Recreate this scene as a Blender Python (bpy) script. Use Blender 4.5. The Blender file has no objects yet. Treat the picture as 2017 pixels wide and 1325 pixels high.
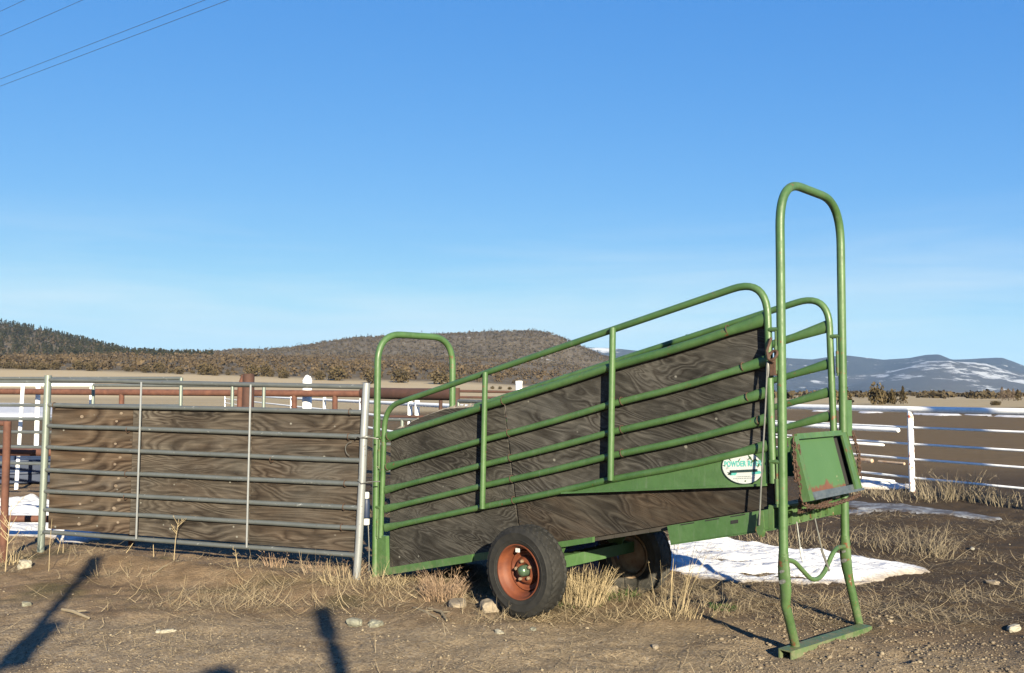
import bpy, bmesh, math, random
import numpy as np
from mathutils import Vector, Matrix
R = math.radians
random.seed(7)
rng = np.random.default_rng(11)
S = bpy.context.scene
COL = S.collection
PI = math.pi

# ------------------------------------------------------------------ camera model (metres, camera 1.6 m above the yard)
CAMZ, FPX, CXP, HOR = 1.6, 1800.0, 1008.5, 772.0
PITCH = math.atan((HOR - 662.5) / FPX)

def ray(px, py):
    c, s = math.cos(PITCH), math.sin(PITCH)
    a = px - CXP; b = 662.5 - py
    return Vector((a, c * FPX - s * b, s * FPX + c * b))

def on_ground(px, py, z=0.0):
    d = ray(px, py); t = (z - CAMZ) / d.z
    return Vector((d.x * t, d.y * t, z))

def at_depth(px, py, Y):
    d = ray(px, py); t = Y / d.y
    return Vector((d.x * t, Y, CAMZ + d.z * t))

# ------------------------------------------------------------------ numpy value noise
def _hash(ix, iy, seed):
    h = (ix.astype(np.int64) * 374761393 + iy.astype(np.int64) * 668265263 + seed * 982451653) & 0xffffffff
    h = ((h ^ (h >> 13)) * 1274126177) & 0xffffffff
    return ((h ^ (h >> 16)) & 0xffff) / 65535.0

def vnoise(x, y, seed=0):
    x = np.asarray(x, float); y = np.asarray(y, float)
    ix = np.floor(x); iy = np.floor(y); fx = x - ix; fy = y - iy
    fx = fx * fx * (3 - 2 * fx); fy = fy * fy * (3 - 2 * fy)
    a = _hash(ix, iy, seed); b = _hash(ix + 1, iy, seed); c = _hash(ix, iy + 1, seed); d = _hash(ix + 1, iy + 1, seed)
    return (a * (1 - fx) + b * fx) * (1 - fy) + (c * (1 - fx) + d * fx) * fy - 0.5

def fbm(x, y, oct=4, seed=0, gain=.5):
    t = 0; a = 1.0; f = 1.0
    for o in range(oct):
        t = t + a * vnoise(np.asarray(x) * f + o * 17.3, np.asarray(y) * f - o * 9.1, seed + o); a *= gain; f *= 2.03
    return t

def ground_z(x, y):
    x = np.asarray(x, float); y = np.asarray(y, float)
    near = np.exp(-np.maximum(np.hypot(x, y - 6) - 12, 0) / 25.0)
    z = 0.05 * fbm(x * .45, y * .45, 3, 3) * near
    z += 0.030 * fbm(x * 3.1, y * 3.1, 3, 21) * near
    z += 0.017 * fbm(x * 11, y * 11, 3, 31) * near
    # dirt pushed up in front of the gate
    s = (x + 4.68) * .936 - (y - 9.187) * .352
    q = (x + 4.68) * .352 + (y - 9.187) * .936
    z += .085 * np.exp(-((q + .28) / .28) ** 2) * (1 / (1 + np.exp(-(s - .55) * 6))) * (1 / (1 + np.exp((s - 3.3) * 6)))
    # ploughed field
    fld = 1 / (1 + np.exp(-(y - 20) / 2.0))
    z += fld * .05 * fbm(x * .8, y * 1.6, 3, 55) * np.exp(-y / 120.0)
    return z

def gz(x, y): return float(ground_z(np.array([x]), np.array([y]))[0])

# ------------------------------------------------------------------ node helpers
class NT:
    def __init__(self, name):
        self.m = bpy.data.materials.new(name); self.m.use_nodes = True
        self.t = self.m.node_tree; self.b = self.t.nodes['Principled BSDF']
    def n(self, typ, **kw):
        nd = self.t.nodes.new(typ)
        for k, v in kw.items():
            if k.startswith('_'): setattr(nd, k[1:], v)
            else:
                nd.inputs[k.replace('__', ' ')].default_value = v
        return nd
    def l(self, a, b): self.t.links.new(a, b)
    def coord(self, kind='Object'): return self.n('ShaderNodeTexCoord').outputs[kind]
    def pos(self): return self.n('ShaderNodeNewGeometry').outputs['Position']
    def mapping(self, vec, loc=(0, 0, 0), rot=(0, 0, 0), scale=(1, 1, 1)):
        m = self.n('ShaderNodeMapping'); m.inputs['Location'].default_value = loc
        m.inputs['Rotation'].default_value = rot; m.inputs['Scale'].default_value = scale
        self.l(vec, m.inputs['Vector']); return m.outputs[0]
    def noise(self, vec, scale, detail=3, rough=.55, dist=0.0):
        n = self.n('ShaderNodeTexNoise', Scale=scale, Detail=detail, Roughness=rough, Distortion=dist)
        if vec is not None: self.l(vec, n.inputs['Vector'])
        return n.outputs['Fac']
    def vor(self, vec, scale, out='Distance'):
        n = self.n('ShaderNodeTexVoronoi', Scale=scale); self.l(vec, n.inputs['Vector']); return n.outputs[out]
    def math(self, op, a, b=None, c=None, clamp=False):
        n = self.t.nodes.new('ShaderNodeMath'); n.operation = op; n.use_clamp = clamp
        for i, v in enumerate((a, b, c)):
            if v is None: continue
            if isinstance(v, (int, float)): n.inputs[i].default_value = v
            else: self.l(v, n.inputs[i])
        return n.outputs[0]
    def ramp(self, fac, stops, interp='LINEAR'):
        n = self.t.nodes.new('ShaderNodeValToRGB'); n.color_ramp.interpolation = interp
        e = n.color_ramp.elements
        while len(e) < len(stops): e.new(.5)
        for i, (p, c) in enumerate(stops):
            e[i].position = p; e[i].color = (c, c, c, 1) if isinstance(c, (int, float)) else (*c, 1)
        self.l(fac, n.inputs[0]); return n.outputs[0]
    def mix(self, fac, a, b, blend='MIX'):
        n = self.t.nodes.new('ShaderNodeMix'); n.data_type = 'RGBA'; n.blend_type = blend
        for i, v in ((0, fac), (6, a), (7, b)):
            if isinstance(v, tuple): n.inputs[i].default_value = (*v, 1)
            elif isinstance(v, (int, float)): n.inputs[i].default_value = v
            else: self.l(v, n.inputs[i])
        return n.outputs[2]
    def bump(self, h, strength=.3, dist=.01):
        n = self.n('ShaderNodeBump', Strength=strength, Distance=dist); self.l(h, n.inputs['Height'])
        self.l(n.outputs[0], self.b.inputs['Normal'])
    def color(self, c, keep=1.0):
        if isinstance(c, tuple): self.b.inputs['Base Color'].default_value = (*(x * keep for x in c), 1)
        else: self.l(self.mix(1.0, c, (keep,) * 3, 'MULTIPLY') if keep != 1.0 else c, self.b.inputs['Base Color'])
    def rough(self, r):
        if isinstance(r, (int, float)): self.b.inputs['Roughness'].default_value = r
        else: self.l(r, self.b.inputs['Roughness'])
    def spec(self, s): self.b.inputs['Specular IOR Level'].default_value = s
    def metal(self, s): self.b.inputs['Metallic'].default_value = s

def paint(name, base, light, rust=.62, rustcol=(.13, .05, .022), rough=.36, chip=None, dirt=False):
    k = NT(name); p = k.coord()
    c = k.mix(k.ramp(k.noise(p, 1.7, 5, .6), [(.32, 0.0), (.68, 1.0)]), base, light)
    c = k.mix(k.ramp(k.noise(p, 9, 5, .7), [(.40, 0.0), (.75, .6)]), c, tuple(x * .66 for x in base))
    c = k.mix(k.ramp(k.noise(k.mapping(p, scale=(9, 9, 1.2)), 4, 4, .7), [(.56, 0.0), (.74, .55)]), c, tuple(min(1.4, .55 * x + .45 * max(light)) for x in light))
    msk = k.ramp(k.noise(p, 13, 6, .72), [(rust, 0.0), (rust + .05, 1.0)])
    c = k.mix(msk, c, k.mix(k.noise(p, 60, 2), rustcol, tuple(x * 2.0 for x in rustcol)))
    if chip:
        c = k.mix(k.ramp(k.noise(p, 26, 4, .6), [(chip, 0.0), (chip + .03, 1.0)]), c, (.42, .40, .30))
    r = k.ramp(k.noise(p, 20, 4, .7), [(.3, rough), (.75, min(1, rough + .32))])
    if dirt:                                    # road dirt splashed up from the yard, thinning out by knee height
        z = k.n('ShaderNodeSeparateXYZ'); k.l(p, z.inputs[0])
        d = k.math('ADD', k.math('MULTIPLY', z.outputs[2], -1.5), k.math('MULTIPLY_ADD', k.noise(p, 14, 5, .75), 1.7, -.35))
        dm = k.ramp(d, [(.25, 0.0), (.66, .5)]); c = k.mix(dm, c, (.27, .22, .145)); r = k.mix(dm, r, (.9, .9, .9))
    k.color(c, ALB); k.rough(r)
    k.bump(k.noise(p, 38, 5), .16, .004)
    return k.m

def simple(name, a, b, scale=8, rough=.7, bump=.2, bscale=None, bd=.005, metal=0.0, spec=.5):
    k = NT(name); p = k.coord()
    k.color(k.mix(k.ramp(k.noise(p, scale, 5, .65), [(.3, 0.0), (.7, 1.0)]), a, b), ALB); k.rough(rough); k.metal(metal); k.spec(spec)
    if bump: k.bump(k.noise(p, bscale or scale * 3, 4), bump, bd)
    return k.m

ALB = .53      # the picture is exposed for low winter sun: dark real-world surfaces, whites near clipping
M = {}

def plywood(name, dark, light, slope=0.0, off=(0, 0, 0), bands=26, warm=None, wamt=.6, repeat=0.0, contrast=.8, knots=(), fscale=2.3, sx=.34):
    """weathered rotary-cut veneer: sharp dark growth lines that wander in cathedral shapes, grey and brown patches, nail heads"""
    k = NT(name); p = k.coord()
    q = k.mapping(p, loc=off, rot=(0, slope, 0))
    if repeat:                                    # the veneer sheet comes off one log: its figure comes round again and again
        sp = k.n('ShaderNodeSeparateXYZ'); k.l(q, sp.inputs[0]); cb = k.n('ShaderNodeCombineXYZ')
        k.l(sp.outputs[0], cb.inputs[0]); k.l(sp.outputs[1], cb.inputs[1])
        k.l(k.math('ADD', k.math('MODULO', sp.outputs[2], repeat), k.math('MULTIPLY', k.math('FLOOR', k.math('DIVIDE', sp.outputs[2], repeat)), .011)), cb.inputs[2]); g0 = cb.outputs[0]
    else: g0 = q
    n = k.noise(k.mapping(g0, scale=(sx, 1, 1.9)), fscale, 2.4, .50, .8 if sx > .4 else .55)
    for kx, kz, ka in knots:                      # the lines close up into eyes round each knot
        sk = k.n('ShaderNodeSeparateXYZ'); k.l(g0, sk.inputs[0])
        dx = k.math('POWER', k.math('ABSOLUTE', k.math('MULTIPLY', k.math('SUBTRACT', sk.outputs[0], kx), 6.5)), 2.0)
        dz = k.math('POWER', k.math('ABSOLUTE', k.math('MULTIPLY', k.math('SUBTRACT', sk.outputs[2], kz), 21.0)), 2.0)
        n = k.math('ADD', n, k.math('MULTIPLY', k.math('EXPONENT', k.math('MULTIPLY', k.math('ADD', dx, dz), -1.0)), ka))
    ph = k.math('FRACT', k.math('MULTIPLY', n, float(bands)))
    line = k.ramp(ph, [(0, .30), (.14, 0.0), (.50, .25), (.82, 1.0), (1.0, .30)])
    amp = k.ramp(k.noise(k.mapping(q, scale=(.7, 1, 1.6)), 2.7, 3), [(.34, .55 if knots else .12), (.60, 1.0)])
    fib = k.noise(k.mapping(q, scale=(5, 1, 230)), 1.0, 4, .75)
    fib2 = k.noise(k.mapping(q, scale=(1.1, 1, 40)), 1.0, 4, .65)
    big = k.noise(k.mapping(q, scale=(.8, 1, 1.7)), 1.5, 5, .62)
    base = k.mix(k.ramp(big, [(.36, 0.0), (.64, 1.0)]), dark, light)
    pale = k.ramp(k.noise(k.mapping(q, loc=(7, 0, 5), scale=(.5, 1, 1.3)), 2.3, 5, .65, .4), [(.50, 0.0), (.70, .62)])
    base = k.mix(pale, base, tuple(min(.5, .5 * x + .6 * light[0]) for x in light))
    if warm: base = k.mix(k.ramp(k.noise(k.mapping(q, loc=(4, 0, 2), scale=(.6, 1, 2)), 1.9, 4), [(.38, 0.0), (.64, wamt)]), base, warm)
    c = k.mix(k.math('MULTIPLY', k.math('MULTIPLY', line, amp), contrast), base, k.mix(.5, base, (.008, .006, .005), 'MULTIPLY') if False else k.mix(1.0, base, (.34, .30, .28), 'MULTIPLY'))
    c = k.mix(k.math('MULTIPLY', k.ramp(ph, [(.0, 0.0), (.10, 0.0), (.30, 1.0), (.45, 0.0), (1, 0.0)]), k.math('MULTIPLY', amp, .26)), c, tuple(1.9 * x for x in light))
    c = k.mix(1.0, c, k.ramp(fib, [(.25, .60), (.75, 1.45)]), 'MULTIPLY')
    c = k.mix(1.0, c, k.ramp(fib2, [(.28, .62), (.72, 1.40)]), 'MULTIPLY')
    nail = k.vor(k.mapping(q, scale=(5.2, 1, 6.5)), 1.0)
    c = k.mix(k.ramp(nail, [(.045, 1.0), (.075, 0.0)]), c, (.25, .24, .215))
    k.color(c, ALB); k.rough(.9); k.spec(.2)
    k.bump(k.math('ADD', k.math('MULTIPLY', k.math('SUBTRACT', 1.0, line), .6), fib), .5, .004)
    return k.m

M['green'] = paint('green_paint', (.055, .136, .037), (.100, .196, .066), .635, dirt=True)
M['green_worn'] = paint('worn_green_paint', (.057, .134, .038), (.112, .196, .072), .58, chip=.69, dirt=True)
M['green_plate'] = paint('green_plate_paint', (.064, .150, .046), (.104, .205, .074), .68, dirt=True)
M['rust'] = simple('rusty_pipe', (.085, .030, .020), (.19, .075, .045), 9, .85)
M['rust_dark'] = simple('dark_rusty_pipe', (.055, .024, .018), (.11, .045, .030), 7, .85)
M['chain'] = simple('rusty_chain', (.040, .020, .013), (.12, .058, .032), 30, .8)
M['white'] = paint('white_pipe_paint', (1.44, 1.44, 1.42), (1.52, 1.52, 1.51), .73, (.30, .12, .07), .5)
M['white_rusty'] = paint('chipped_white_paint', (1.44, 1.44, 1.42), (1.52, 1.52, 1.50), .545, (.40, .10, .06), .5)
M['orange_pipe'] = simple('orange_weathered_pipe', (.45, .25, .13), (.70, .58, .46), 12, .8)
k = NT('tyre_rubber'); p = k.coord(); z = k.n('ShaderNodeSeparateXYZ'); k.l(p, z.inputs[0])
c = k.mix(k.ramp(k.noise(p, 12, 5, .7), [(.3, 0.0), (.7, 1.0)]), (.012, .012, .0115), (.034, .032, .029))
mud = k.ramp(k.math('ADD', k.math('MULTIPLY', z.outputs[2], -2.2), k.math('MULTIPLY_ADD', k.noise(p, 16, 5, .75), 1.5, -.42)), [(.25, 0.0), (.70, .12)])
c = k.mix(mud, c, (.22, .17, .11)); c = k.mix(k.ramp(k.noise(p, 28, 5, .8), [(.62, 0.0), (.74, .3)]), c, (.14, .115, .085))
k.color(c, ALB); k.rough(.78); k.spec(.3); k.bump(k.noise(p, 60, 4), .35, .002); M['rubber'] = k.m
M['rubber_old'] = simple('old_tyre_rubber', (.045, .044, .040), (.13, .12, .105), 9, .9, .35, 50, .002, spec=.2)
M['rim'] = simple('orange_red_rim', (.125, .025, .007), (.225, .056, .015), 11, .7, .15, 40, .002)
M['rim_old'] = simple('rusty_cream_rim', (.26, .10, .035), (.66, .50, .33), 7, .8)
M['blue'] = simple('blue_plastic', (.035, .11, .42), (.06, .15, .52), 5, .45, .05)
M['blue_tank'] = simple('darkened_blue', (.012, .026, .070), (.020, .040, .10), 5, .55, .05)  # tank blue darkened in the colour itself for the shade it stands in
M['white_plastic'] = simple('white_plastic', (.72, .73, .72), (.82, .82, .80), 5, .5, .05)
M['black'] = simple('gap_black', (.010, .010, .010), (.02, .02, .02), 10, .8)
M['steel'] = simple('steel_wire', (.20, .20, .19), (.36, .36, .34), 20, .5, 0, metal=.6)
M['bluish_steel'] = simple('worn_steel_lip', (.10, .13, .15), (.22, .25, .26), 15, .45, .2, metal=.5)
M['pole_wood'] = simple('weathered_pole_wood', (.09, .065, .045), (.17, .13, .095), 6, .9)
M['line'] = simple('dark_wire', (.03, .03, .035), (.05, .05, .055), 5, .7, 0)
M['dark_under'] = simple('dark_planks', (.03, .025, .02), (.07, .06, .05), 5, .9)

def galv(name, a, b, rough, metal):
    k = NT(name); p = k.coord()
    c = k.mix(k.noise(p, 6, 4, .6), a, b)
    c = k.mix(k.ramp(k.noise(k.mapping(p, scale=(1, 1, 2)), 16, 5, .75), [(.63, 0.0), (.69, .85)]), c, (.55, .56, .54))
    c = k.mix(k.ramp(k.noise(p, 30, 4, .7), [(.64, 0.0), (.70, .7)]), c, (.12, .075, .05))
    k.color(c, ALB); k.rough(rough); k.metal(metal); k.bump(k.noise(p, 60, 3), .1, .003)
    return k.m
M['galv'] = galv('weathered_galvanised_pipe', (.11, .125, .125), (.21, .225, .225), .5, .35)
M['galv_bright'] = galv('bright_galvanised_pipe', (.36, .38, .40), (.52, .54, .56), .38, .45)
M['galv_green'] = galv('greenish_galvanised_pipe', (.22, .26, .23), (.36, .41, .37), .42, .4)

SL = -math.atan(.235)
M['ply_a'] = plywood('dark_plywood', (.027, .025, .022), (.098, .091, .080), SL, (0.3, 0, .2), 19, fscale=2.6, sx=.50, contrast=.95)
M['ply_b'] = plywood('grey_plywood', (.026, .0245, .0225), (.104, .097, .087), SL, (5.3, 0, 3.2), 16, fscale=2.3, sx=.50, contrast=.95)
M['ply_c'] = plywood('brown_black_plywood', (.023, .0195, .0165), (.078, .068, .055), SL, (9.1, 0, 1.2), 16, fscale=2.3, sx=.46, contrast=.95, warm=(.085, .052, .030), wamt=.5)
M['ply_end'] = simple('splintered_plywood_edge', (.24, .21, .175), (.46, .41, .35), 14, .9, .6)
M['ply_g1'] = plywood('knotty_brown_plywood', (.046, .034, .025), (.118, .092, .070), 0.0, (2.0, 0, 6.285), 15, warm=(.125, .078, .048), repeat=.2095, contrast=1.25, fscale=1.5, knots=((2.47, .095, .42), (2.92, .12, .36), (2.20, .06, .22), (2.70, .045, -.15)))
M['ply_g2'] = plywood('weathered_grey_brown_plywood', (.036, .030, .025), (.122, .104, .085), 0.0, (11.0, 0, 4.0), 18, warm=(.085, .060, .042), wamt=.5, contrast=.95)
M['ply_g3'] = plywood('streaked_grey_brown_plywood', (.032, .027, .022), (.105, .088, .072), 0.0, (23.0, 0, 9.0), 17, warm=(.085, .058, .040), wamt=.6, contrast=1.05)
M['plug'] = simple('wood_plug', (.16, .115, .08), (.30, .235, .18), 20, .9)

# ------------------------------------------------------------------ mesh helpers
def link(name, verts, faces, mat, parent=None, smooth=True, matidx=None):
    me = bpy.data.meshes.new(name); me.from_pydata([tuple(v) for v in verts], [], [tuple(f) for f in faces])
    for m_ in (mat if isinstance(mat, (list, tuple)) else [mat]): me.materials.append(m_)
    if smooth: me.polygons.foreach_set('use_smooth', [True] * len(me.polygons))
    if matidx is not None: me.polygons.foreach_set('material_index', matidx)
    me.update()
    o = bpy.data.objects.new(name, me); COL.objects.link(o)
    if parent: o.parent = parent
    return o

def np_mesh(name, verts, quads, mat, parent=None, smooth=False):
    verts = np.asarray(verts, np.float32); quads = np.asarray(quads, np.int32); k = quads.shape[1]
    me = bpy.data.meshes.new(name)
    me.vertices.add(len(verts)); me.vertices.foreach_set('co', verts.ravel())
    me.loops.add(quads.size); me.loops.foreach_set('vertex_index', quads.ravel())
    me.polygons.add(len(quads)); me.polygons.foreach_set('loop_start', np.arange(0, quads.size, k, dtype=np.int32))
    me.polygons.foreach_set('loop_total', np.full(len(quads), k, np.int32))
    if smooth: me.polygons.foreach_set('use_smooth', np.ones(len(quads), bool))
    me.materials.append(mat); me.update(calc_edges=True); me.validate()
    o = bpy.data.objects.new(name, me); COL.objects.link(o)
    if parent: o.parent = parent
    return o

class MB:
    """collects shapes of ONE mesh"""
    def __init__(s): s.v = []; s.f = []; s.i = []
    def add(s, v, f, mi=0):
        b = len(s.v); s.v += [Vector(a) for a in v]; s.f += [tuple(b + i for i in q) for q in f]; s.i += [mi] * len(f); return s
    def box(s, lo, hi, mi=0):
        x0, y0, z0 = lo; x1, y1, z1 = hi
        return s.add([(x0, y0, z0), (x1, y0, z0), (x1, y1, z0), (x0, y1, z0), (x0, y0, z1), (x1, y0, z1), (x1, y1, z1), (x0, y1, z1)],
                     [(0, 3, 2, 1), (4, 5, 6, 7), (0, 1, 5, 4), (1, 2, 6, 5), (2, 3, 7, 6), (3, 0, 4, 7)], mi)
    def prism(s, poly, y0, y1, mi=0):
        """polygon in the x-z plane, extruded along y"""
        n = len(poly); v = [(x, y0, z) for x, z in poly] + [(x, y1, z) for x, z in poly]
        f = [tuple(range(n)), tuple(range(2 * n - 1, n - 1, -1))] + [((i + 1) % n, i, n + i, n + (i + 1) % n) for i in range(n)]
        return s.add(v, f, mi)
    def tube(s, pts, r, seg=12, cap=True, mi=0, closed=False, r2=None):
        pts = [Vector(p) for p in pts]; n = len(pts); rings = []
        up = None
        for i in range(n):
            if closed: d = (pts[(i + 1) % n] - pts[i - 1]).normalized()
            else: d = (pts[min(i + 1, n - 1)] - pts[max(i - 1, 0)]).normalized()
            if up is None:
                up = Vector((0, 1, 0)) if abs(d.y) < .8 else Vector((0, 0, 1))
            up = (up - d * up.dot(d)).normalized(); w = d.cross(up)
            ra = r[i] if isinstance(r, (list, tuple)) else r
            rb = ra if r2 is None else r2[i]
            rings.append([pts[i] + up * (ra * math.cos(2 * PI * k / seg)) + w * (rb * math.sin(2 * PI * k / seg)) for k in range(seg)])
        v = [p for q in rings for p in q]; f = []
        for i in range(n if closed else n - 1):
            j = (i + 1) % n
            for k in range(seg):
                k2 = (k + 1) % seg; f.append((i * seg + k, i * seg + k2, j * seg + k2, j * seg + k))
        if cap and not closed: f += [tuple(range(seg - 1, -1, -1)), tuple((n - 1) * seg + k for k in range(seg))]
        return s.add(v, f, mi)
    def lathe(s, prof, c, seg=64, mi=0, mod=None):
        """profile of (radius, y): spun about the y axis through c"""
        n = len(prof); v = []
        for k in range(seg):
            a = 2 * PI * k / seg
            for j, (r, y) in enumerate(prof):
                rr = r + (mod(j, k) if mod else 0)
                v.append((c[0] + rr * math.cos(a), c[1] + y, c[2] + rr * math.sin(a)))
        f = []
        for k in range(seg):
            k2 = (k + 1) % seg
            for j in range(n - 1): f.append((k * n + j, k * n + j + 1, k2 * n + j + 1, k2 * n + j))
        return s.add(v, f, mi)
    def build(s, name, mat, parent=None, smooth=True):
        o = link(name, s.v, s.f, mat, parent, False, s.i)
        if smooth:
            me = o.data; me.polygons.foreach_set('use_smooth', [True] * len(me.polygons))
            try: me.set_sharp_from_angle(angle=R(38))
            except Exception: pass
        return o

def tag(o, label, cat, group=None, kind=None):
    o['label'] = label
    if cat: o['category'] = cat
    if group: o['group'] = group
    if kind: o['kind'] = kind
    return o

def structure(o, label=None):
    o['kind'] = 'structure'
    if label: o['label'] = label
    return o

def thing(name, loc, rz, label, cat, group=None):
    o = bpy.data.objects.new(name, None); COL.objects.link(o); o.location = loc; o.rotation_euler = (0, 0, rz)
    o.empty_display_size = .2
    return tag(o, label, cat, group)

def copy_tree(o, parent=None):
    c = o.copy(); COL.objects.link(c)
    if parent: c.parent = parent
    for ch in list(o.children): copy_tree(ch, c)
    return c

def arc(c, r, a0, a1, n, ax, ay):
    """arc points about c in the plane of ax, ay"""
    c = Vector(c); ax = Vector(ax); ay = Vector(ay)
    return [c + ax * (r * math.cos(a0 + (a1 - a0) * i / n)) + ay * (r * math.sin(a0 + (a1 - a0) * i / n)) for i in range(n + 1)]

# round the corners of a polyline
def fillet(pts, rad, n=7):
    pts = [Vector(p) for p in pts]; out = [pts[0]]
    for i in range(1, len(pts) - 1):
        a, b, c = pts[i - 1], pts[i], pts[i + 1]
        r = rad[i - 1] if isinstance(rad, (list, tuple)) else rad
        d1 = (a - b).normalized(); d2 = (c - b).normalized()
        t = min(r, (a - b).length * .49, (c - b).length * .49)
        p0 = b + d1 * t; p1 = b + d2 * t
        for k in range(n + 1):
            s = k / n; out.append(p0 * (1 - s) ** 2 + b * 2 * s * (1 - s) + p1 * s * s)
    out.append(pts[-1]); return out

# ================================================================== THE LOADING CHUTE
W = .92
chute = thing('loading_chute', (.1035, 6.9, 0), R(-42), 'green portable livestock loading chute with plywood sides, on two wheels', 'loading chute')

def railz(u, z0, s=.237): return z0 + s * u
RAILS = [(1.589, .029), (1.330, .0235), (1.137, .0235), (.975, .0235), (.812, .0235)]

def side_panel(v, out):
    """out = -1 for the side towards the yard, +1 for the far one"""
    # the top rail runs up the slope and bends down into the end tube
    path = fillet([(-1.672, v, .34), (-1.628, v, 1.468 if out < 0 else 1.421), (1.965, v, 2.304 if out < 0 else 2.286), (1.988, v, 1.05)], [.19, .24], 10)
    mb = MB(); mb.tube(path, .0235, 14)
    pan = mb.build('side_panel', M['green'], chute)
    for z0, r in RAILS:
        u0, u1 = -1.62, 1.955
        n = 15; pts = []; ra = []; rb = []
        for i in range(n + 1):
            t = i / n; t = .5 - .5 * math.cos(PI * t) if False else t
            u = u0 + (u1 - u0) * t; sag = .015 * math.sin(PI * (u - .82) / 1.14) if u > .82 else .006 * math.sin(PI * (u + .4) / 1.22) if u > -.4 else 0
            pts.append((u, v, railz(u, z0) - sag))
            e = min(u - u0, u1 - u); f = max(0, 1 - e / .16)
            ra.append(r * (1 - .55 * f)); rb.append(r * (1 + .50 * f))
        # extra rings close to the flattened ends
        MB().tube(pts, ra, 12, r2=rb).build('rail', M['green'], pan)
    for ub, ut, z0, z1 in ((-.412, -.384, .700, 1.755), (.808, .835, .995, 2.045)):
        MB().tube([(ub, v + out * .040, z0), (ut, v + out * .040, z1)], .0225, 12).build('upright', M['green'], pan)
    return pan

near = side_panel(0.0, -1)
far = side_panel(W, 1)

# plywood behind the rails of the near side; board edges follow the floor slope
def zb(u): return .452 + .232 * u - .013
yA, yB = .030, .046
ragged = [(-1.585, 1.225), (-1.54, 1.282), (-1.40, 1.298), (-1.33, 1.345), (-1.18, 1.392), (-1.02, 1.432), (-.90, 1.462), (-.78, 1.470), (-.62, 1.480), (-.46, 1.492), (-.262, 1.527)]
MB().prism([(-.262, 1.527), (-.118, .631), (-.075, zb(-.10) + 0), (-1.585, .088)][0:0] + ragged[::-1] + [(-1.585, .088), (-.065, zb(-.065)), (-.118, .631)], yA, yB).build('plywood_sheet', M['ply_a'], near, False)
MB().prism([(-.243, 1.532), (1.962, 2.052), (1.966, 1.262), (.35, .880), (-.122, .772)], yA, yB).build('plywood_sheet', M['ply_b'], near, False)
MB().prism([(-.118, .768), (.35, .876), (1.966, 1.258), (1.978, .905), (.90, zb(.90)), (-.045, zb(-.045)), (-.098, .631)], yA, yB).build('plywood_sheet', M['ply_c'], near, False)
# splintered strip along the broken top edge
mb = MB()
for i in range(26):
    u = -1.55 + i * .036 + random.uniform(-.01, .01); z = np.interp(u, [a for a, b in ragged], [b for a, b in ragged]) - .006
    mb.add([(u, yA + .001, z), (u + .05, yA + .001, z + .010), (u + .055, yB + .01, z + .012 + random.uniform(.010, .034)), (u, yB - .002, z + random.uniform(.004, .016)),
            (u, yB, z - .01), (u + .05, yB, z)], [(0, 1, 2, 3), (3, 2, 5, 4)])
mb.build('splintered_edge', M['ply_end'], near, False)
# far side plywood
MB().prism([(-1.585, .10), (1.50, .81), (1.50, 1.94), (-.9, 1.36), (-1.585, 1.17)], W - .046, W - .030).build('plywood_sheet', M['ply_a'], far, False)

# tapered green plate under the lowest rail
gp = MB(); gp.prism([(.243, .862), (1.950, 1.262), (1.946, 1.040), (.30, .868)], .004, .0295)
gp.prism([(.35, .867), (1.946, 1.032), (1.946, 1.046), (.35, .880)], -.020, .004)
gp.build('gusset_plate', M['green_plate'], near)
gp = MB(); gp.prism([(.243, .862), (1.950, 1.262), (1.946, 1.040), (.30, .868)], W - .0295, W - .004); gp.build('gusset_plate', M['green_plate'], far)

# tie wires and rust lumps where the rails are bound to the boards
for u, idx in ((-.225, 0), (-.17, 1), (-.155, 2), (-.14, 3), (-.12, 4), (1.70, 0), (1.80, 1), (1.83, 2), (1.90, 3), (.88, 1), (.88, 2), (.88, 3), (-1.57, 0), (-1.585, 1)):
    z0, r = RAILS[idx]; c = (u, 0, railz(u, z0)); ring = arc(c, r + .004, 0, 2 * PI, 12, (0, 1, 0), (-.23, 0, .97))[:-1]
    MB().tube(ring, .0032, 6, closed=True).build('tie_wire', M['chain'], near)

# ---- sign on the plate
def oval(a, b, n=44): return [(a * math.cos(2 * PI * k / n), b * math.sin(2 * PI * k / n)) for k in range(n)]
sc = (1.786, 1.134); tilt = .05
k = NT('sign_enamel'); p = k.coord()
c = k.mix(k.noise(p, 14, 4), (.66, .70, .69), (.80, .82, .80))
c = k.mix(k.ramp(k.noise(p, 30, 5, .7), [(.60, 0.0), (.66, .8)]), c, (.40, .45, .43)); k.color(c, ALB); k.rough(.45)
M['sign'] = k.m
M['teal'] = simple('faded_teal_ink', (.06, .48, .42), (.22, .66, .60), 40, .5, 0)
M['ink'] = simple('dark_ink', (.012, .03, .03), (.03, .06, .06), 30, .5, 0)
M['grey_ink'] = simple('faded_grey_ink', (.22, .26, .27), (.35, .38, .38), 30, .6, 0)
sgn = MB().prism([(sc[0] + x, sc[1] + z) for x, z in oval(.140, .1015)], -.004, .003).build('sign', M['sign'], near, False)
ed = [(sc[0] + x, -.003, sc[1] + z) for x, z in oval(.140, .1015)]
MB().tube(ed, .0028, 6, closed=True).build('sign_edge', M['ink'], near)

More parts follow.
